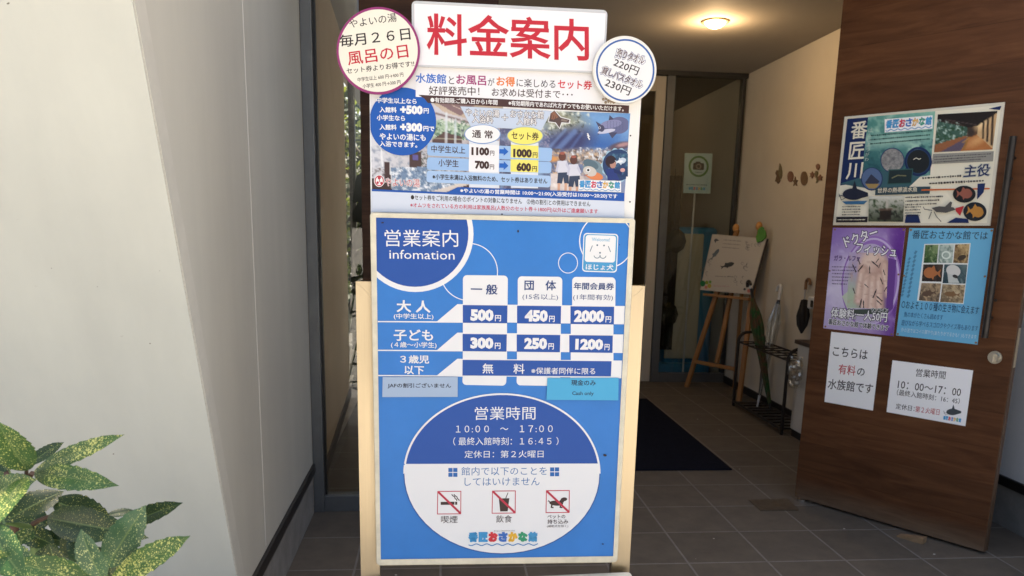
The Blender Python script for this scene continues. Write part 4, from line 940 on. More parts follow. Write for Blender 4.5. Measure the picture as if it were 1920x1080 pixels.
catfish(p, ink(38, 44, 62), (182, 428), 110, 60); p.poly(ink(60, 110, 150), [(130, 458), (235, 455), (220, 470), (145, 470)])
for k in range(4): dashes(p, DARK, (130, 480+k*11), (205, 479+k*11), 7, 50+k)
p.poly(ink(38, 36, 42), [(105, 522), (236, 521), (234, 544), (104, 545)]); dashes(p, CR, (112, 534), (228, 533), 6, 60)
p.clip = None; p.build('print', t)
# purple poster
p = dsheet(.003); t = thing('fish_spa_poster', dpt(1620, 530, 0), 'purple poster showing a hand among little fish, lower left of the two small door posters', 'poster')
Q = [(92, 567), (392, 568), (341, 1015), (52, 982)]; p.base(Q, .0022, ink(172, 150, 205)); b = p.mb; p.mb = MB(); b.build('sheet', t)
p.clip = [p.px(v) for v in Q]
lil = picture(((52, 567, 392, 1015), (150, 126, 196), (110, 60, 158), (92, 44, 138), (196, 180, 220)), ('b', 240, 790, 130, 210, 6, (204, 190, 224), .5), ('b', 352, 760, 40, 200, 6, (96, 46, 144), .6), ('b', 120, 830, 70, 110, 0, (214, 204, 230), .8), ('n', (52, 567, 392, 1015), .012, (226, 216, 240), .5, .1), ('l', 340, 700, 330, 980, 12, (150, 110, 190), .7))
p.raster(Q, 48, 64, lil)
p.ell(ink(158, 118, 196), (250, 790), 122, 190, 6); p.ring(ink(205, 188, 228), (250, 790), 112, 178, 8, 6); p.ell(ink(195, 182, 214), (240, 800), 104, 168, 6); p.poly(ink(110, 70, 150), [(318, 690), (355, 700), (340, 900), (300, 940)])
p.poly(ink(200, 210, 190), [(130, 850), (200, 790), (210, 900), (150, 900)])
hl = []
for x0, y0, x1, y1, w in ((214, 740, 196, 868, 30), (232, 770, 222, 905, 31), (258, 775, 252, 914, 31), (284, 770, 284, 897, 29), (304, 720, 320, 845, 25)):
    hl += [('l', x0+5, y0, x1+5, y1, w+5, (176, 136, 124), .8), ('l', x0, y0, x1, y1, w, (228, 196, 178), 1), ('l', x0-5, y0+20, x1-5, y1-10, w*.4, (244, 222, 208), .7), ('b', x1, y1+2, w*.22, 7, 0, (240, 208, 200), .5), ('l', x0-w*.3, (y0+y1)/2+4, x0+w*.3, (y0+y1)/2+4, 4, (190, 150, 136), .6)]
hand = picture(((150, 650, 340, 930), (196, 180, 214), (150, 116, 184), (120, 84, 156), (190, 200, 190)), ('b', 160, 860, 50, 60, 0, (186, 204, 176), .7), ('b', 262, 735, 62, 70, 4, (226, 194, 176), .18), ('b', 250, 700, 40, 40, 0, (240, 216, 200), .8), ('b', 290, 760, 30, 40, 0, (200, 160, 146), .8), *hl, ('n', (150, 650, 340, 930), .05, (206, 166, 150), .35, .1))
p.raster([(160, 668), (322, 672), (312, 905), (150, 895)], 52, 64, hand)
rr = random.Random(5)
for k in range(17):
    x, y, a = 178+rr.random()*140, 690+rr.random()*200, rr.uniform(40, 130); L = rr.uniform(24, 42); c, s = math.cos(R(a))*L/2, math.sin(R(a))*L/2
    p.poly(ink(70, 60, 62), [(x-c, y-s), (x-c*.4-s*.16, y-s*.4+c*.16), (x+c*.5-s*.1, y+s*.5+c*.1), (x+c*1.05-s*.2, y+s*1.05+c*.2), (x+c*.85, y+s*.85), (x+c*1.05+s*.2, y+s*1.05-c*.2), (x+c*.5+s*.1, y+s*.5-c*.1), (x-c*.4+s*.16, y-s*.4-c*.16)])
p.poly(ink(72, 84, 76), [(165, 905), (320, 900), (322, 915), (280, 925), (180, 922)])
PO = ink(84, 54, 120)
p.text(WHITE, 'ドクター', (146, 648), (282, 603), 44, .02, out=ink(66, 50, 86), ow=.06, perp=True); p.text(WHITE, 'フィッシュ', (186, 672), (352, 690), 44, .02, out=ink(66, 50, 86), ow=.06, perp=True)
p.text(PO, 'ガラ・ルファ', (95, 704), (203, 706), 24, .03)
for k in range(6): dashes(p, ink(100, 84, 120), (88, 728+k*14), (190-k*8, 730+k*14), 8, 70+k)
p.text(ink(60, 54, 70), 'ワンコイン', (250, 915), (318, 917), 18, .0, out=WHITE, ow=.06)
p.text(WHITE, '体験料:一人50円', (82, 938), (314, 958), 42, .02, out=ink(48, 40, 60), ow=.06); p.text(ink(40, 32, 52), '番匠おさかな館で体験できます', (72, 966), (321, 994), 24, .02, out=WHITE, ow=.06)
p.clip = None; p.build('print', t)
PIN = mat('brown_pin', (.25, .14, .07), .5)
def pins(pts):
    for x, y in pts:
        q = dpt(1520+x*.45351, 170+y*.45351, .0055); b = MB(); b.disc(q, N, .0045, .0022, PIN, 12); b.build('pin', t)
pins(((100, 574), (384, 575), (334, 1007), (60, 975), (363, 760), (78, 745)))
# blue poster
p = dsheet(.003); t = thing('creature_poster', dpt(1775, 540, 0), 'light blue poster with a block of fish photos, beside the purple poster on the door', 'poster')
Q = [(408, 568), (755, 570), (689, 1050), (353, 1012)]; p.base(Q, .0022, ink(112, 184, 222)); b = p.mb; p.mb = MB(); b.build('sheet', t)
p.text(ink(52, 76, 96), '番匠おさかな館では', (418, 612), (730, 617), 36, .01)
p.poly(ink(232, 236, 232), [(470, 634), (662, 630), (632, 882), (440, 868)])
PH = (([(474, 638), (529, 637), (522, 712), (467, 712)], [(40, 70, 40), (90, 120, 70), (150, 165, 120)]), ([(533, 637), (592, 636), (585, 712), (526, 712)], [(120, 140, 130), (170, 190, 180), (205, 215, 205)]), ([(597, 636), (657, 634), (649, 714), (589, 712)], [(100, 80, 55), (160, 130, 90), (205, 180, 130)]),
      ([(466, 718), (548, 718), (541, 790), (459, 788)], [(38, 34, 34), (60, 50, 46), (80, 66, 56)]), ([(553, 718), (648, 719), (640, 798), (545, 796)], [(40, 62, 72), (60, 84, 90), (110, 130, 130)]), ([(458, 795), (540, 797), (530, 874), (447, 867)], [(90, 78, 66), (150, 130, 105), (190, 165, 130)]), ([(545, 800), (639, 803), (630, 878), (535, 874)], [(110, 95, 75), (170, 150, 115), (205, 185, 150)]))
for k, (q, c) in enumerate(PH):
    x0, y0, x1, y1 = min(v[0] for v in q), min(v[1] for v in q), max(v[0] for v in q), max(v[1] for v in q); bx = (x0, y0, x1, y1)
    p.raster(q, 24, 20, picture((bx, c[1], c[2], c[1], c[0]), ('n', bx, .05+.01*k, c[0], .8, -.05), ('n', bx, .09, c[2], .8, .1)))
fish(p, ink(176, 112, 70), (503, 754), 72, 44, 3, 1); p.ell(ink(215, 215, 210), (590, 745), 30, 24, 20); p.poly(ink(200, 205, 200), [(565, 755), (600, 765), (615, 795), (570, 795)]); p.ell(ink(60, 60, 60), (598, 768), 12, 7, 20); p.ring(ink(225, 235, 225), (560, 680), 16, 14, 6); p.ell(ink(70, 60, 50), (625, 690), 18, 10, -20); fish(p, ink(100, 80, 66), (490, 838), 60, 22, -8); fish(p, ink(130, 100, 70), (585, 842), 66, 20, 5)
TBL = ink(46, 92, 140)
for k in range(11): p.line(ink(84, 140, 176), [(438-k*3, 662+k*18), (430-k*3, 675+k*18)], 9)
for k in range(11): p.line(ink(84, 140, 176), [(412-k*3, 690+k*15), (405-k*3, 700+k*15)], 8)
p.text(ink(44, 78, 112), '○およそ１００種の生き物に会えます', (374, 900), (694, 926), 34, .008); p.text(TBL, '魚の本がたくさん読めます', (385, 936), (545, 949), 23, .0); p.text(TBL, '遊びながら学べるスゴロクやクイズ等もあります', (374, 970), (690, 995), 24, .0); p.text(ink(205, 228, 238), '外の池ではコイの餌やり(あたりがでるかも！)もできます', (372, 1000), (684, 1030), 21, .0)
p.build('print', t)
pins(((414, 576), (748, 578), (683, 1042), (360, 1006), (385, 765), (720, 768)))
# two white notices
p = dsheet(.003, (1480, 600, .44444)); p.base([(177, 50), (388, 73), (352, 382), (148, 345)], .002, ink(250, 250, 249))
for s_, x0, y0, x1, y1, h, c in (('こちらは', 182, 150, 328, 168, 40, DARK), ('有料', 205, 227, 277, 235, 42, ink(190, 60, 66)), ('の', 284, 233, 316, 237, 32, DARK), ('水族館です', 161, 290, 350, 313, 44, DARK)): p.text(c, s_, (x0, y0), (x1, y1), h, .01)
printed_flat('door_notice', p, 'white notice with three lines, the middle one part red, below the purple poster', 'notice', base=dpt(1598, 696, 0))
p = dsheet(.003, (1480, 600, .44444)); p.base([(435, 170), (775, 213), (742, 448), (410, 388)], .002, ink(250, 250, 250))
for s_, x0, y0, x1, y1, h, c in (('営業時間', 532, 238, 657, 250, 34, DARK), ('10：00～17：00', 456, 287, 722, 322, 32, DARK), ('（最終入館時刻：16：45）', 452, 317, 717, 356, 26, DARK), ('定休日：', 448, 375, 527, 386, 24, DARK), ('第２火曜日', 530, 388, 632, 402, 26, ink(185, 55, 66))): p.text(c, s_, (x0, y0), (x1, y1), h, .005)
catfish(p, ink(72, 80, 84), (692, 388), 66, 34); logo(p, (648, 420), (724, 432), 17, wave=False, back=False, bold=.06)
printed_flat('door_notice', p, 'white opening hours notice with a small dark catfish, beside the door knob', 'notice', base=dpt(1745, 735, 0))

PAPER[0] = .86
# ------------------------------------------------------------------ low cabinet, umbrella stand, umbrellas
WBOX = mat('white_cabinet', (.60, .57, .51), .55, var=.05, vscale=5); DTOP = mat('dark_wood_top', (.05, .028, .016), .4, var=.3, vscale=12)
t = thing('low_cabinet', (2.43, 4.3, 0), 'low white cabinet with dark wooden top against the hall wall, half hidden by the door', 'cabinet')
b = MB(); b.box(2.318, 2.532, 3.75, 4.778, .05, .615, WBOX); b.build('body', t, bevel=.003)
b = MB(); b.box(2.30, 2.544, 3.74, 4.795, .6155, .64, DTOP); b.build('top', t, bevel=.003)
b = MB(); b.box(2.325, 2.532, 3.76, 4.77, 0, .0495, BLACK); b.build('plinth', t)
IRON = mat('dark_iron', (.035, .028, .024), .42, .5, var=.2, vscale=30)
XA, XB, YA, YB, ZT = 2.268, 2.475, 4.792, 5.655, .575
t = thing('umbrella_stand', (2.37, 5.2, 0), 'dark iron umbrella stand on four legs with slatted tray, against the cream wall', 'umbrella stand')
for Y in (YA, YB):
    r = .07; path = [(XA, Y, 0), (XA, Y, ZT-r)]+[(XA+r-r*math.cos(a), Y, ZT-r+r*math.sin(a)) for a in (math.pi/2*k/6 for k in range(1, 7))]
    path += [(XB-r+r*math.sin(a), Y, ZT-r+r*math.cos(a)) for a in (math.pi/2*k/6 for k in range(0, 7))]+[(XB, Y, 0)]
    b = MB(); b.tube(path, .0115, IRON, 10); b.build('end_hoop', t)
b = MB(); zg = ZT-.075
for X in (XA, XB): b.tube([(X, YA, zg), (X, YB, zg)], .007, IRON, 8)
b.tube([((XA+XB)/2, YA, zg), ((XA+XB)/2, YB, zg)], .005, IRON, 8)
for k in range(9): Y = YA+(YB-YA)*k/8; b.tube([(XA, Y, zg), (XB, Y, zg)], .0045, IRON, 8)
b.build('top_grid', t)
b = MB(); zb = .035
for X in (XA, XB): b.tube([(X, YA, zb), (X, YB, zb)], .010, IRON, 8)
for k in range(10):
    Y = YA+(YB-YA)*(k+.5)/10; b.box(XA+.002, XB-.002, Y-.02, Y+.02, zb-.004, zb+.004, IRON)
b.build('drip_tray', t, bevel=0)

def hook(top, d, r, L, w):
    """crook: goes up along d from top, turns over towards w"""
    top, d, w = Vector(top), Vector(d).normalized(), Vector(w).normalized()
    pts = [top, top+d*L]
    for k in range(1, 13):
        a = math.pi*1.12*k/12; pts.append(top+d*L+w*(r-r*math.cos(a))+d*(r*math.sin(a)))
    return pts
CAMO = photo('camouflage_cloth', [(22, 40, 24), (34, 84, 44), (92, 66, 50), (24, 62, 34)], 11, rough=.7)
BLK = mat('black_plastic', (.012, .011, .011), .35)
def folded(tip, topc, prof, m, parent, pleats=8, amp=.22, name='canopy'):
    """furled cloth: pleated sleeve from tip to topc"""
    tip, topc = Vector(tip), Vector(topc); d = (topc-tip).normalized(); a = d.orthogonal().normalized(); c = d.cross(a); n = 24; vs = []; fs = []; ns = 40
    for i in range(n+1):
        t = i/n; rr_ = 0
        for (t0, r0), (t1, r1) in zip(prof, prof[1:]):
            if t0 <= t <= t1: rr_ = r0+(r1-r0)*(t-t0)/(t1-t0)
        for k in range(ns):
            q = 2*math.pi*k/ns; r = rr_*(1+amp*math.sin(pleats*q+t*5)); vs.append(tip+(topc-tip)*t+(a*math.cos(q)+c*math.sin(q))*r)
    for i in range(n):
        for k in range(ns): fs.append((i*ns+k, i*ns+(k+1) % ns, (i+1)*ns+(k+1) % ns, (i+1)*ns+k))
    b = MB(); b.add(vs, fs, m, True); return b.build(name, parent)
# camouflage umbrella: lower end on the tray, leaning left
tipP, topP = at(1446, 765, 0, 2.40), at(1407, 532, 0, 2.33)
tipP.z = .045
ax = topP-tipP
t = thing('umbrella', tipP, 'green camouflage folded umbrella with black crook handle leaning in the stand', 'umbrella', 'umbrellas by the hall wall')
folded(tipP+ax*.06, tipP+ax*.88, ((0, .010), (.2, .018), (.5, .028), (.72, .040), (.86, .034), (.95, .018), (1, .013)), CAMO, t)
b = MB(); b.tube([tipP, tipP+ax*.07], [.004, .007], BLK); b.build('tip', t)
b = MB(); hp = hook(tipP+ax*.88, ax, .030, ax.length*.11, (0, .9, -.1)); b.tube(hp, .012, BLK, 12); b.build('handle', t)
b = MB(); q = tipP+ax*.97; b.tube([q-ax*.012, q+ax*.012], .0135, CHROME, 12); b.build('collar', t)
# clear umbrella leaning the other way
FILM = glass('clear_film', (.86, .88, .88), .16, .12)
WPL = mat('white_plastic', (.62, .62, .62), .35); GREYM = mat('grey_metal', (.4, .4, .4), .35, .9)
tipP, topP = at(1420, 760, 0, 2.36), at(1464, 543, 0, 2.46); tipP.z = .045; ax = topP-tipP
t = thing('umbrella', tipP, 'clear plastic folded umbrella with white crook handle standing in the stand', 'umbrella', 'umbrellas by the hall wall')
folded(tipP+ax*.1, tipP+ax*.9, ((0, .009), (.3, .018), (.6, .030), (.8, .036), (.92, .022), (1, .011)), FILM, t, 6, .3)
b = MB(); b.tube([tipP+ax*.1, tipP+ax*.9], .0045, GREYM); b.build('shaft', t)
b = MB(); b.tube([tipP, tipP+ax*.1], [.006, .010], WPL); b.build('tip', t)
b = MB(); b.tube(hook(tipP+ax*.9, ax, .032, ax.length*.10, (0, 1, -.1)), .0105, WPL, 12); b.build('handle', t)
b = MB(); q = tipP+ax*.9; b.tube([q-ax*.02, q+ax*.015], .013, BLK, 12); b.build('runner', t)
# short black umbrella on the cabinet top
tipP, topP = at(1502, 632, 0, 2.46), at(1509, 556, 0, 2.505); tipP.z = .641; ax = topP-tipP
t = thing('umbrella', tipP, 'short black umbrella with brown wooden crook propped on the low cabinet', 'umbrella', 'umbrellas by the hall wall')
folded(tipP+ax*.03, tipP+ax*.9, ((0, .006), (.25, .032), (.55, .040), (.85, .027), (1, .02)), mat('black_cloth', (.010, .010, .012), .8), t, 7, .15)
b = MB(); b.tube([tipP+ax*.9, tipP+ax*1.18], .006, GREYM); b.build('shaft', t)
b = MB(); b.tube(hook(tipP+ax*1.18, ax, .030, ax.length*.18, (0, -1, 0)), .0105, mat('bamboo_handle', (.20, .10, .045), .45, var=.3, vscale=30), 12); b.build('handle', t)
# small white gadget beside it, clear bag below
c = at(1524, 566, 0, 2.515)
t = thing('wall_dispenser', c, 'small white gadget with black face on the wall beside the short black umbrella', 'dispenser')
b = MB(); b.box(2.50, 2.544, c.y-.05, c.y+.05, c.z-.05, c.z+.035, WPL); b.build('case', t, bevel=.012, seg=3)
b = MB(); b.box(2.4985, 2.4997, c.y-.038, c.y+.0, c.z-.035, c.z+.012, BLK); b.build('window', t)
vs, fs = [], []; rr = random.Random(11); q = at(1500, 665, 0, 2.29); ns, nr = 20, 12
for i in range(nr+1):
    z = .545-.20*i/nr
    for k in range(ns):
        a = 2*math.pi*k/ns; r = (.035+.035*math.sin(math.pi*min(1, i/nr*.9+.1)))*(1+rr.uniform(-.22, .22)); vs.append((2.268+.03*math.cos(a)*(1+rr.uniform(-.2, .2)), q.y+r*1.1*math.sin(a), z))
for i in range(nr):
    for k in range(ns): fs.append((i*ns+k, i*ns+(k+1) % ns, (i+1)*ns+(k+1) % ns, (i+1)*ns+k))
b = MB(); b.add(vs, fs, glass('crumpled_film', (.9, .9, .88), .14, .16)); tag(b.build('plastic_bag', base=(2.268, q.y, .5)), 'crumpled clear plastic bag hanging at the near end of the umbrella stand', 'bag')

# ------------------------------------------------------------------ easel with the drawing board
L0, R0 = Vector((2.10, 6.385, 0)), Vector((2.365, 5.80, 0)); e1 = (R0-L0).normalized(); nh = Vector((-e1.y, e1.x, 0)); nh = nh if nh.x > 0 else -nh
lean = R(7.5); EN = (-nh*math.cos(lean)+Zv*math.sin(lean)).normalized()
p = Sheet(L0, EN); p.zoom(1190, 400, .31477)
def ep(x, y, z=0): return p.on(p.px((x, y)), z)
PINE = mat('orange_pine', (.36, .17, .05), .5, var=.25, vscale=6, stretch=(6, 6, .6)); KNOB = mat('orange_knob', (.55, .27, .08), .45)
t = thing('easel', L0, 'orange wooden easel carrying a fish drawing board in front of the glass partition', 'easel')
def leg(a, c, w, name='leg', dp=.022):
    a, c = Vector(a), Vector(c); d = (c-a).normalized(); s = d.cross(EN).normalized()
    b = MB(); b.obox(a-s*w/2-EN*(dp+.001), s*w, EN*dp, c-a, PINE); return b.build(name, t, bevel=.003)
def gnd(q): q = Vector(q); q.z = .0; return q
lb = gnd(ep(302, 1030)); leg(lb, ep(606, 95), .042); rb = gnd(ep(620, 1140)); rb = p.on(p.px((612, 1150)), 0); rb.z = max(.0, rb.z)
leg(rb, ep(742, 85), .042)
leg(ep(483, 890, -.0235), ep(575, 450, -.0235), .035, 'centre_post')
bk = ep(640, 420, -.03); b = MB(); tgt = Vector((2.50, bk.y+.2, 0)); dd = tgt-bk; b.obox(bk, (0, .035, 0), (.02, 0, 0), dd, PINE); b.build('rear_leg', t)
b = MB(); a, c = ep(350, 880, .001), ep(600, 928, .001); s = Zv*.032; b.obox(a-s/2, c-a, EN*.018, s, PINE); b.build('crossbar', t, bevel=.002)
b = MB(); a, c = ep(430, 472, .0005), ep(700, 500, .0005); b.obox(a-Zv*.03, c-a, EN*.045, Zv*.022, PINE); b.build('ledge', t, bevel=.003)
for x, y in ((603, 88), (741, 76)):
    b = MB(); q = ep(x, y, -.012); b.ball(q, .026, KNOB, 14, 10, (1, 1, 1.35)); b.build('knob', t)
p.z = .026
p2_ = Sheet(L0+EN*.028, EN, lay=.00002); p2_.zoom(1190, 400, .31477)
t = thing('drawing_board', p2_.on(p2_.px((590, 300)), 0), 'white board with small fish drawings standing on the orange easel', 'board')
Q = [(462, 124), (786, 150), (692, 484), (389, 456)]; p2_.base(Q, .024, ink(196, 186, 172), mat('board_edge', (.06, .05, .045), .5)); b = p2_.mb; p2_.mb = MB(); b.build('panel', t)
p2_.poly(ink(206, 198, 184), [(466, 129), (780, 154), (689, 478), (394, 452)])
INKB = ink(92, 92, 92); INKL = ink(150, 145, 138)
fish(p2_, ink(66, 66, 62), (552, 310), 84, 26, -18, -1); p2_.poly(INKB, [(472, 158), (485, 150), (505, 162), (486, 166), (480, 178)])
fish(p2_, ink(105, 115, 122), (478, 245), 80, 20, -52, -1)
for k in range(3): dashes(p2_, INKL, (530-k*4, 158+k*22), (635-k*5, 166+k*22), 9, 90+k)
dashes(p2_, INKL, (480, 374), (545, 378), 10, 95); dashes(p2_, INKB, (553, 376), (588, 379), 10, 96); dashes(p2_, ink(200, 150, 150), (470, 432), (565, 436), 8, 97)
rr = random.Random(8)
for cx_, cy_, n_ in ((690, 190, 6), (655, 320, 6), (622, 400, 6), (450, 300, 4), (425, 340, 3), (720, 175, 4)):
    for k in range(n_): p2_.ring(INKL if k % 2 else ink(120, 118, 116), (cx_+rr.uniform(-25, 25), cy_+rr.uniform(-22, 22)), rr.uniform(6, 16), rr.uniform(5, 12), 2.5, rr.uniform(0, 90), a0=rr.uniform(0, 90), a1=rr.uniform(180, 330), n=20)
for x, y, r, c in ((405, 418, 16, (40, 120, 70)), (430, 412, 10, (150, 170, 60)), (445, 432, 12, (190, 170, 70)), (425, 440, 9, (215, 130, 110)), (450, 408, 8, (120, 170, 80)), (680, 462, 10, (205, 120, 105)), (655, 452, 7, (90, 90, 90))): p2_.ell(ink(*c), (x, y), r, r*1.1)
p2_.build('drawing', t)
b = MB(); q = p2_.on(p2_.px((757, 130)), .003); s = e1; pts = []
for k in range(26):
    a = 2*math.pi*k/26; r = .047*(1+.13*math.sin(3*a+1)+.07*math.sin(7*a)); pts.append(q+s*(r*math.cos(a)*.95)+s.cross(EN).normalized()*(r*math.sin(a)*1.2))
b.prism(pts, EN*.012, mat('green_felt', (.10, .30, .05), .7, var=.25, vscale=30)); tag(b.build('leaf_ornament', base=q, bevel=.004), 'bright green felt leaf ornament on the top right corner of the drawing board', 'ornament')

# ------------------------------------------------------------------ behind the glass: blue cabinet, foil discs, camera sign
BLU = mat('blue_gloss', (.035, .24, .44), .3, var=.1, vscale=4); CPAN = mat('cream_display', (.60, .54, .40), .5, var=.1, vscale=4)
t = thing('blue_cabinet', (2.3, 7.0, 0), 'tall glossy blue display cabinet with cream front behind the glass partition', 'cabinet')
b = MB(); b.box(2.06, 2.52, 6.93, 7.35, .03, 1.36, BLU); b.build('body', t, bevel=.05, seg=4)
b = MB(); b.box(1.98, 2.50, 6.86, 7.38, 0, .12, BLU); b.build('base', t, bevel=.03, seg=3)
b = MB(); b.box(2.07, 2.375, 6.905, 6.9295, .16, 1.30, CPAN); b.build('front_panel', t, bevel=.02, seg=3)
FOIL = mat('dark_foil', (.10, .09, .055), .22, .8, var=.5, vscale=25, bump=1.0, bscale=30)
for (x, y, r), lb in (((1270, 452, .088), 'dark crinkled foil disc hanging behind the glass, the upper one'), ((1254, 590, .094), 'dark crinkled foil disc hanging behind the glass, the lower one')):
    c = at(x, y, 1, 6.80); t = thing('foil_disc', c, lb, 'ornament', 'foil discs on a cord'); b = MB()
    pts = [c+Vector((r*(1+.06*math.sin(5*a))*math.cos(a), 0, r*1.2*(1+.05*math.cos(4*a))*math.sin(a))) for a in (2*math.pi*k/9 for k in range(9))]
    pts[5] = c+Vector((-r*1.15, 0, -r*1.25))
    b.prism([v+Vector((0, .02, 0)) for v in pts], (0, .02, 0), FOIL); cc = [c+(v-c)*.6+Vector((0, -.012, 0)) for v in pts]; n = len(pts)
    vs = [v+Vector((0, .0195, 0)) for v in pts]+cc+[c+Vector((0, -.018, 0))]
    b.add(vs, [(k, (k+1) % n, n+(k+1) % n, n+k) for k in range(n)]+[(n+k, n+(k+1) % n, 2*n) for k in range(n)], FOIL); b.build('disc', t)
    b = MB(); b.tube([c+Vector((-.02, .02, r)), c+Vector((-.05, .02, .62))], .002, BLK, 6); b.build('cord', t)
b = MB(); vs, fs = [], []; rr = random.Random(4)
for i in range(30):
    for j in range(2): vs.append((1.95+i*.006, 6.86+.02*math.sin(i*1.3)+rr.uniform(-.004, .004), .25+j*1.55))
for i in range(29): fs.append((2*i, 2*i+2, 2*i+3, 2*i+1))
b.add(vs, fs, mat('dark_curtain', (.045, .032, .02), .8, var=.3, vscale=8), True); o = b.build('dark_drape', base=(2.03, 6.86, .25)); tag(o, 'narrow dark drape hanging behind the glass left of the blue cabinet', 'drape')
mo = o.modifiers.new('cloth', 'SOLIDIFY'); mo.thickness = .003
p = Sheet((0, 6.72, 0), NS); t = thing('camera_sign', at(1309, 325, 1, 6.72), 'pale blue sign with a camera in a green ring, on a thin white pole', 'sign')
p.base([(1284, 287), (1336, 288), (1332, 363), (1281, 362)], .006, ink(190, 218, 226)); b = p.mb; p.mb = MB(); b.build('panel', t)
p.ring(ink(70, 130, 60), (1310, 312), 17, 18, 4); p.rrect(BLACKI, [(1300, 305), (1320, 306), (1320, 319), (1299, 318)], 2); p.poly(BLACKI, [(1305, 303), (1313, 303), (1314, 306), (1304, 306)]); p.ell(ink(150, 140, 140), (1310, 312), 5, 5); p.ell(BLACKI, (1310, 312), 3, 3)
dashes(p, ink(90, 110, 110), (1303, 323), (1317, 324), 3, 1); dashes(p, ink(90, 110, 110), (1287, 346), (1327, 347), 3, 2); logo(p, (1291, 356), (1322, 357), 6, wave=False, back=False, bold=.06); p.build('print', t)
q = at(1303, 362, 1, 6.7275); b = MB(); b.tube([(q.x, 6.7355, .02), (q.x, 6.7355, q.z+.15)], .008, WPL, 10); b.build('pole', t)
b = MB(); b.disc((q.x, 6.7355, .02), (0, 0.0001, 1), .09, .0195, WPL, 24); b.build('foot', t)
b = MB(); q = at(1350, 350, 1, 8.99); b.box(q.x-.03, q.x+.03, 8.97, 8.9995, q.z-.28, q.z+.28, mat('tan_plate', (.40, .31, .2), .5)); tag(b.build('wall_plate', base=q, bevel=.004), 'narrow upright plate on the tan wall beyond the glass', 'wall plate')

# ------------------------------------------------------------------ sea creature ornaments on the cream wall
OBR = mat('ornament_brown', (.19, .12, .065), .6, var=.35, vscale=40); ORD = mat('ornament_rust', (.25, .125, .075), .6, var=.35, vscale=40); OGR = mat('ornament_green', (.18, .15, .08), .6, var=.3, vscale=40)
def orn(pts, m, name, label, th=.007):
    q = Sheet((2.5445, 0, 0), (-1, 0, 0)); q.zoom(1400, 280, .11111); W3 = [q.on(q.px(v), 0) for v in pts]; b = MB(); b.prism(W3, (-th, 0, 0), m)
    o = b.build(name, base=sum(W3, Vector())/len(W3), bevel=.003); tag(o, label, 'ornament', 'sea creature wall ornaments')
star = lambda cx, cy, r, r2, n, sx=.8: [(cx+sx*(r if k % 2 == 0 else r2)*math.sin(math.pi*k/n), cy-(r if k % 2 == 0 else r2)*math.cos(math.pi*k/n)) for k in range(2*n)]
oval = lambda cx, cy, rx, ry: [(cx+rx*math.cos(2*math.pi*k/18), cy+ry*math.sin(2*math.pi*k/18)) for k in range(18)]
orn([(568, 235), (590, 290), (606, 380), (604, 450), (585, 500), (560, 470), (548, 400), (556, 320)], OGR, 'fish_ornament', 'slender dark fish ornament, the leftmost and tallest on the cream wall')
orn([(520, 350), (548, 365), (545, 440), (560, 480), (575, 530), (540, 580), (515, 545), (490, 545), (505, 490), (520, 450), (495, 400)], OBR, 'coral_ornament', 'knobbly brown coral ornament beside the slender fish on the cream wall')
orn(oval(747, 462, 48, 92), ORD, 'shell_ornament', 'reddish oval shell ornament second along the cream wall')
orn(star(828, 548, 92, 34, 5, .55), OBR, 'starfish_ornament', 'small brown starfish ornament just right of the reddish shell')
orn(oval(978, 492, 56, 120), OBR, 'turtle_ornament', 'large oval turtle shell ornament in the middle of the cream wall')
orn(star(1115, 432, 62, 30, 6, .7), ORD, 'starfish_ornament', 'spiky many-armed star ornament left of the seahorse on the cream wall')
orn([(1180, 360), (1210, 375), (1212, 420), (1195, 450), (1215, 500), (1212, 545), (1180, 575), (1185, 545), (1195, 520), (1175, 470), (1160, 420)], OGR, 'seahorse_ornament', 'dark curved seahorse ornament nearest the brown door')
orn([(1210, 240), (1240, 265), (1240, 310), (1215, 355), (1190, 325), (1178, 275)], ORD, 'fish_ornament', 'small reddish fish ornament, highest on the cream wall by the door')
orn(star(1250, 480, 60, 32, 5, .75), ORD, 'crab_ornament', 'small rusty crab ornament lowest by the brown door')

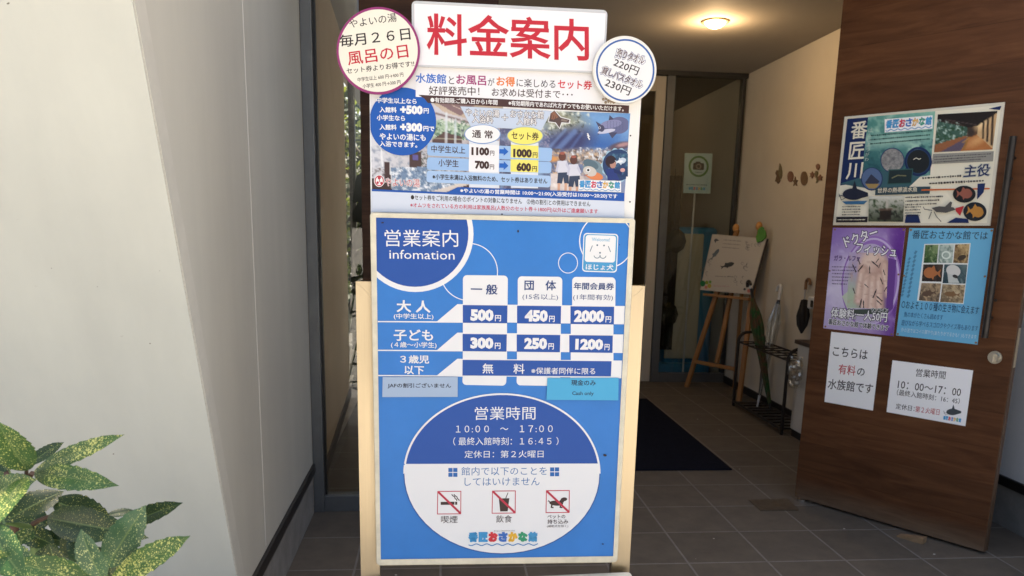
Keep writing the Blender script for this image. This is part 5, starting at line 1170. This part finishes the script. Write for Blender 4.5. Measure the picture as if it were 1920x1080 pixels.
# ------------------------------------------------------------------ speckled shrub in front of the left wall
def leafmat(name, g, y, amount, gloss=.38):
    m = bpy.data.materials.new(name); m.use_nodes = True
    n, l = m.node_tree.nodes, m.node_tree.links; b = n['Principled BSDF']; b.inputs['Roughness'].default_value = gloss; b.inputs['Specular IOR Level'].default_value = .35
    tc = n.new('ShaderNodeTexCoord'); nz = n.new('ShaderNodeTexNoise'); nz.inputs['Scale'].default_value = 45; nz.inputs['Detail'].default_value = 2
    l.new(tc.outputs['Object'], nz.inputs['Vector']); ad = n.new('ShaderNodeVectorMath'); ad.operation = 'MULTIPLY_ADD'; ad.inputs[1].default_value = (.010,)*3
    l.new(nz.outputs['Color'], ad.inputs[0]); l.new(tc.outputs['Object'], ad.inputs[2])
    cur = None
    cl = n.new('ShaderNodeTexNoise'); cl.inputs['Scale'].default_value = 22; cl.inputs['Detail'].default_value = 2; l.new(tc.outputs['Object'], cl.inputs['Vector'])
    for sc, th in ((190, .30), (420, .34)):
        v = n.new('ShaderNodeTexVoronoi'); v.inputs['Scale'].default_value = sc; l.new(ad.outputs[0], v.inputs['Vector'])
        tt = n.new('ShaderNodeMath'); tt.operation = 'MULTIPLY'; l.new(cl.outputs['Fac'], tt.inputs[0]); tt.inputs[1].default_value = th*2*amount
        sb = n.new('ShaderNodeMath'); sb.operation = 'SUBTRACT'; l.new(tt.outputs[0], sb.inputs[0]); l.new(v.outputs['Distance'], sb.inputs[1])
        st = n.new('ShaderNodeMapRange'); st.inputs[1].default_value = -.03; st.inputs[2].default_value = .07; l.new(sb.outputs[0], st.inputs[0])
        if cur is None: cur = st.outputs[0]
        else:
            mxx = n.new('ShaderNodeMath'); mxx.operation = 'MAXIMUM'; l.new(cur, mxx.inputs[0]); l.new(st.outputs[0], mxx.inputs[1]); cur = mxx.outputs[0]
    gn = n.new('ShaderNodeTexNoise'); gn.inputs['Scale'].default_value = 30; l.new(tc.outputs['Object'], gn.inputs['Vector'])
    gr = n.new('ShaderNodeValToRGB'); gr.color_ramp.elements[0].position = .3; gr.color_ramp.elements[1].position = .7
    gr.color_ramp.elements[0].color = (*(k*.72 for k in g), 1); gr.color_ramp.elements[1].color = (*g, 1); l.new(gn.outputs['Fac'], gr.inputs[0])
    mx = n.new('ShaderNodeMix'); mx.data_type = 'RGBA'; l.new(cur, mx.inputs[0]); l.new(gr.outputs[0], mx.inputs[6]); mx.inputs[7].default_value = (*y, 1); va = n.new('ShaderNodeAttribute'); va.attribute_name = 'picture'; vx = n.new('ShaderNodeMix'); vx.data_type = 'RGBA'
    vf = n.new('ShaderNodeMath'); vf.operation = 'MULTIPLY'; vf.inputs[1].default_value = .75; l.new(va.outputs['Fac'], vf.inputs[0]); l.new(vf.outputs[0], vx.inputs[0]); l.new(mx.outputs[2], vx.inputs[6]); vx.inputs[7].default_value = (.16, .22, .07, 1)
    l.new(vx.outputs[2], b.inputs['Base Color'])
    bp = n.new('ShaderNodeBump'); bp.inputs['Strength'].default_value = .35; bp.inputs['Distance'].default_value = .0015; l.new(gn.outputs['Fac'], bp.inputs['Height']); l.new(bp.outputs[0], b.inputs['Normal'])
    return m
LM = [leafmat('leaf_green', (.05, .115, .03), (.46, .48, .15), .78), leafmat('leaf_dark', (.028, .058, .018), (.38, .37, .11), .62), leafmat('leaf_yellow', (.06, .13, .03), (.55, .54, .16), .98), leafmat('leaf_blue_green', (.05, .115, .052), (.45, .49, .2), .66)]
STEM = mat('shrub_stem', (.10, .055, .035), .6, var=.35, vscale=40); TWIG = mat('shrub_twig', (.10, .16, .05), .5)
shrub = thing('aucuba_shrub', (-.78, 1.32, 0), 'green shrub with yellow speckled leaves at the foot of the leaning pale wall', 'shrub')
def make_leaf(base, tip, w, nrm, m, fold=.25, droop=.12, curl=.15, teeth=True, seed=0):
    base, tip, nrm = Vector(base), Vector(tip), Vector(nrm); d = tip-base; L = d.length; d.normalize(); s = d.cross(nrm).normalized(); nn = s.cross(d).normalized()
    rr = random.Random(seed); NL = 36; us = (-1, -.8, -.55, -.3, -.075, 0, .075, .3, .55, .8, 1); NW = len(us)-1; vein = []; vs, fs = [], []; ph = rr.uniform(0, 6)
    for i in range(NL+1):
        t = i/NL; prof = math.sin(math.pi*min(1, t**.93))**.72 if 0 < t < 1 else 0
        if t > .86: prof *= .45+.55*(1-t)/.14
        hw = w/2*max(prof, .012)
        if teeth and t > .4 and t < .97: hw *= 1.03-.035*(i % 4)
        for j in range(NW+1):
            u = us[j]; vein.append(1.0 if u == 0 else 0.0)
            q = base+d*(L*t)+s*(hw*u)+nn*(fold*hw*abs(u)-droop*L*(t-.25)**2*1.6+curl*hw*.4*math.sin(t*9+ph)*u*u-abs(u)**3*hw*.12)
            vs.append(q)
    for i in range(NL):
        for j in range(NW):
            a = i*(NW+1)+j; fs.append((a, a+1, a+NW+2, a+NW+1))
    b = MB(); b.add(vs, fs, m, True)
    for i, v in enumerate(vein): b.c[i] = (v, v, v)
    o = b.build('leaf', shrub); return o
def pz(x, y, Y): return at(x*.29619, 760+y*.29619, 1, Y)
LEAVES = [  # base, tip on the photo crop, depth of base and tip, width, material, lean of the face
    ((205, 425), (748, 176), 1.17, 1.10, 118, 2, (.1, -.55, .8)), ((207, 428), (662, 486), 1.15, 1.05, 150, 0, (.0, -.75, .7)),
    ((175, 380), (388, 222), 1.25, 1.27, 92, 1, (-.2, -.5, .8)), ((172, 415), (-20, 118), 1.14, 1.08, 215, 0, (.25, -.9, .35)),
    ((150, 455), (-60, 720), 1.10, 1.00, 200, 2, (-.1, -.7, .7)), ((30, 735), (400, 520), 1.14, 1.20, 170, 1, (.1, -.45, .85)), ((330, 600), (705, 740), 1.19, 1.15, 175, 1, (.15, -.6, .75)),
    ((290, 712), (770, 800), 1.16, 1.06, 210, 1, (.1, -.75, .6)), ((670, 700), (862, 655), 1.22, 1.25, 56, 1, (0, -.4, .9)), ((740, 775), (1134, 614), 1.18, 1.14, 118, 1, (.0, -.6, .75)),
    ((672, 1030), (888, 668), 1.07, 1.04, 205, 3, (.15, -.9, .35)), ((655, 1110), (492, 812), 1.02, 1.00, 165, 3, (-.15, -.9, .4)), ((690, 1120), (1172, 830), 1.05, 1.00, 168, 2, (.05, -.65, .75)),
    ((570, 1120), (90, 990), 1.06, 1.00, 185, 0, (-.1, -.55, .8)), ((-70, 760), (112, 1090), 1.02, .95, 210, 0, (-.05, -.8, .6)), ((135, 825), (445, 860), 1.2, 1.18, 105, 1, (0, -.5, .8)),
    ((470, 780), (520, 1010), 1.12, 1.08, 130, 1, (.1, -.85, .5)), ((110, 800), (-90, 640), 1.25, 1.28, 150, 1, (0, -.5, .8)), ((210, 780), (60, 900), 1.18, 1.14, 130, 0, (-.2, -.6, .7)),
    ((560, 900), (690, 1100), 1.14, 1.1, 150, 1, (.1, -.8, .5)), ((330, 870), (250, 1090), 1.15, 1.1, 150, 1, (0, -.8, .5)), ((600, 790), (945, 835), 1.2, 1.22, 90, 1, (.1, -.4, .85)),
    ((300, 760), (120, 690), 1.21, 1.22, 140, 1, (0, -.4, .9)), ((-40, 560), (170, 470), 1.16, 1.1, 150, 0, (0, -.7, .6)), ((60, 1090), (-60, 900), 1.0, .97, 170, 2, (0, -.8, .5)), ((420, 1130), (300, 900), 1.1, 1.08, 160, 1, (.1, -.8, .5)), ((250, 1130), (380, 960), 1.13, 1.1, 150, 1, (-.1, -.7, .6)), ((820, 1130), (700, 930), 1.12, 1.1, 120, 1, (.1, -.7, .6)), ((120, 780), (330, 880), 1.2, 1.17, 130, 1, (0, -.6, .7)), ((480, 1000), (420, 800), 1.19, 1.16, 130, 1, (0, -.6, .7)), ((30, 420), (40, 300), 1.22, 1.24, 120, 1, (0, -.8, .5)), ((40, 400), (-60, 118), 1.25, 1.2, 130, 2, (0, -.7, .6)), ((60, 900), (200, 1060), 1.12, 1.06, 140, 0, (0, -.7, .6))]
K = .29619/1447
for k, (a, c, ya, yc, w, m, nr) in enumerate(LEAVES):
    make_leaf(pz(*a, ya), pz(*c, yc), w*K*(ya+yc)/2*1.1, (nr[0], nr[1]-.35, nr[2]*.8), LM[m], fold=.30 if k % 2 else .2, droop=.14 if k % 3 else .06, seed=k)
rr = random.Random(21)
for k in range(44):     # the rest of the bush, out of the frame to the left and below
    ang = rr.uniform(0, 2*math.pi); h = rr.uniform(.12, .84); r0 = rr.uniform(.05, .2)
    x, y = -.86+r0*math.cos(ang)*1.3, 1.34+r0*math.sin(ang)*.9
    if k % 2: x -= .28
    if h > .66: x = min(x, -.80); y = max(y, 1.2)
    b_ = Vector((x, y, h)); L = rr.uniform(.11, .16); d_ = Vector((math.cos(ang), math.sin(ang)*.8, rr.uniform(-.25, .5))).normalized()
    if h > .66: d_.x = -abs(d_.x)
    make_leaf(b_, b_+d_*L, rr.uniform(.045, .062), (rr.uniform(-.3, .3), -.4, .8), LM[rr.choice((0, 1, 1, 2, 3))], seed=100+k)
def stem(pts, r0, r1, m=STEM):
    n = len(pts); b = MB(); b.tube(pts, [r0+(r1-r0)*i/(n-1) for i in range(n)], m, 8); b.build('stem', shrub)
G = [Vector((-.80, 1.34, 0)), Vector((-.72, 1.30, 0)), Vector((-.9, 1.36, 0))]
stem([G[0], Vector((-.76, 1.29, .45)), pz(100, 640, 1.22), pz(150, 500, 1.18), pz(205, 428, 1.16)], .010, .0035)
stem([pz(135, 525, 1.185), pz(165, 470, 1.16), pz(168, 412, 1.14)], .004, .0025)
stem([G[1], Vector((-.68, 1.26, .5)), pz(225, 930, 1.2), pz(180, 770, 1.19), pz(30, 735, 1.15)], .009, .004, TWIG)
stem([pz(205, 752, 1.18), pz(250, 726, 1.18), pz(320, 700, 1.17)], .004, .003, STEM)
stem([G[1], Vector((-.6, 1.2, .5)), pz(640, 1150, 1.08), pz(672, 1030, 1.075)], .008, .0035, TWIG)
stem([pz(640, 1150, 1.08), pz(720, 800, 1.17)], .005, .003, TWIG)
stem([G[2], Vector((-.92, 1.3, .5)), pz(-70, 760, 1.02)], .008, .0035)
stem([pz(110, 640, 1.21), pz(40, 430, 1.22), pz(35, 400, 1.24)], .004, .003)

hg = thing('screen_hedge', (-.6, 12.6, 0), 'dark hedge added beyond the garden tree to screen off bright ground and sky', 'hedge')  # hedge added to block the bright ground and sky behind the window
rr = random.Random(9); b = MB(); HG = mat('hedge_leaf', (.05, .08, .02), .6, var=.5, vscale=4)
for k in range(8200):
    q = Vector((rr.uniform(-3.2, 1.2), 12.4+abs(rr.gauss(0, .35)), rr.uniform(0, 5.2))); a = Vector((rr.uniform(-1, 1), rr.uniform(-.6, .3), rr.uniform(-1, 1))).normalized(); s_ = a.orthogonal().normalized(); l_ = rr.uniform(.06, .12)
    b.add([q-a*l_, q+s_*l_*.5, q+a*l_, q-s_*l_*.5], [(0, 1, 2, 3)], HG)
b.build('foliage', hg)
b = MB()
for x in (-2.6, -1.6, -.5, .6): b.tube([(x, 12.8, 0), (x+.1, 12.8, 1.4), (x, 12.8, 2.6)], [.05, .04, .015], TWIG, 6)
b.build('stem', hg)
# ------------------------------------------------------------------ tree outside the rear window, dark cloth hanging in front of it
tree = thing('garden_tree', (-.95, 9.6, 0), 'sunlit yellow green tree outside the rear window, seen past the sidelight', 'tree')
b = MB(); bark = mat('bark', (.12, .09, .06), .9, var=.4, vscale=12)
b.tube([(-.95, 10.9, -.02), (-.9, 10.85, 1.2), (-1.0, 10.8, 2.4), (-.9, 10.8, 3.4)], [.11, .09, .07, .03], bark)
for dx, dy, z in ((.9, -.2, 2.4), (-.9, .2, 2.8), (.5, -.5, 3.2), (-.5, -.4, 2.2)): b.tube([(-.95, 10.85, z-.7), (-.95+dx*.5, 10.85+dy*.5, z-.2), (-.95+dx, 10.85+dy, z+.2)], [.045, .03, .012], bark, 7)
b.build('trunk', tree)
GL = mat('tree_leaf', (.11, .15, .025), .5, var=.6, vscale=3)
_n = GL.node_tree.nodes; _tr = _n.new('ShaderNodeBsdfTranslucent'); _tr.inputs[0].default_value = (.26, .30, .04, 1); _mx = _n.new('ShaderNodeMixShader'); _mx.inputs[0].default_value = .5
GL.node_tree.links.new(_n['Principled BSDF'].outputs[0], _mx.inputs[1]); GL.node_tree.links.new(_tr.outputs[0], _mx.inputs[2]); GL.node_tree.links.new(_mx.outputs[0], _n['Material Output'].inputs[0])
rr = random.Random(2); b = MB()
cl = [Vector((-.95+rr.gauss(0, .75), 10.7+rr.gauss(0, .4), rr.uniform(.4, 3.6))) for k in range(46)]
for c in cl:
    R0_ = rr.uniform(.14, .34)
    for k in range(70):
        q = c+Vector((rr.gauss(0, R0_), rr.gauss(0, R0_*.7), rr.gauss(0, R0_*.7))); a = Vector((rr.uniform(-1, 1), rr.uniform(-1, 1), rr.uniform(-.6, .6))).normalized(); s = a.orthogonal().normalized(); l_ = rr.uniform(.035, .07)
        b.add([q-a*l_, q+s*l_*.45, q+a*l_, q-s*l_*.45], [(0, 1, 2, 3)], GL)
b.build('crown', tree)
DC = mat('dark_cloth', (.022, .026, .018), .85, var=.3, vscale=20)
t = thing('hanging_banner', (-.45, 5.2, 0), 'string of dark pointed cloth pieces hanging behind the narrow sidelight', 'banner')
for pts in ([(668, 330), (682, 320), (684, 375), (660, 382)], [(668, 540), (682, 528), (684, 585), (656, 590), (652, 570)], [(664, 665), (682, 655), (684, 700), (656, 704)], [(672, 378), (682, 365), (684, 418), (654, 415), (647, 420)], [(676, 420), (682, 410), (684, 462), (668, 468), (650, 462)], [(670, 470), (682, 466), (684, 505), (660, 500), (655, 492)], [(668, 510), (682, 500), (684, 530), (664, 545), (652, 520)], [(662, 590), (680, 585), (682, 620), (655, 625)], [(664, 636), (680, 632), (682, 662), (660, 655)], [(664, 700), (680, 690), (682, 735), (658, 728)]):
    b = MB(); b.prism([at(x, y, 1, 5.2) for x, y in pts], (0, .004, 0), DC); b.build('cloth_piece', t)
b = MB(); q = at(681, 300, 1, 5.2); b.tube([(q.x, 5.206, .55), (q.x, 5.206, 2.611)], .004, DC, 6); b.build('cord', t)
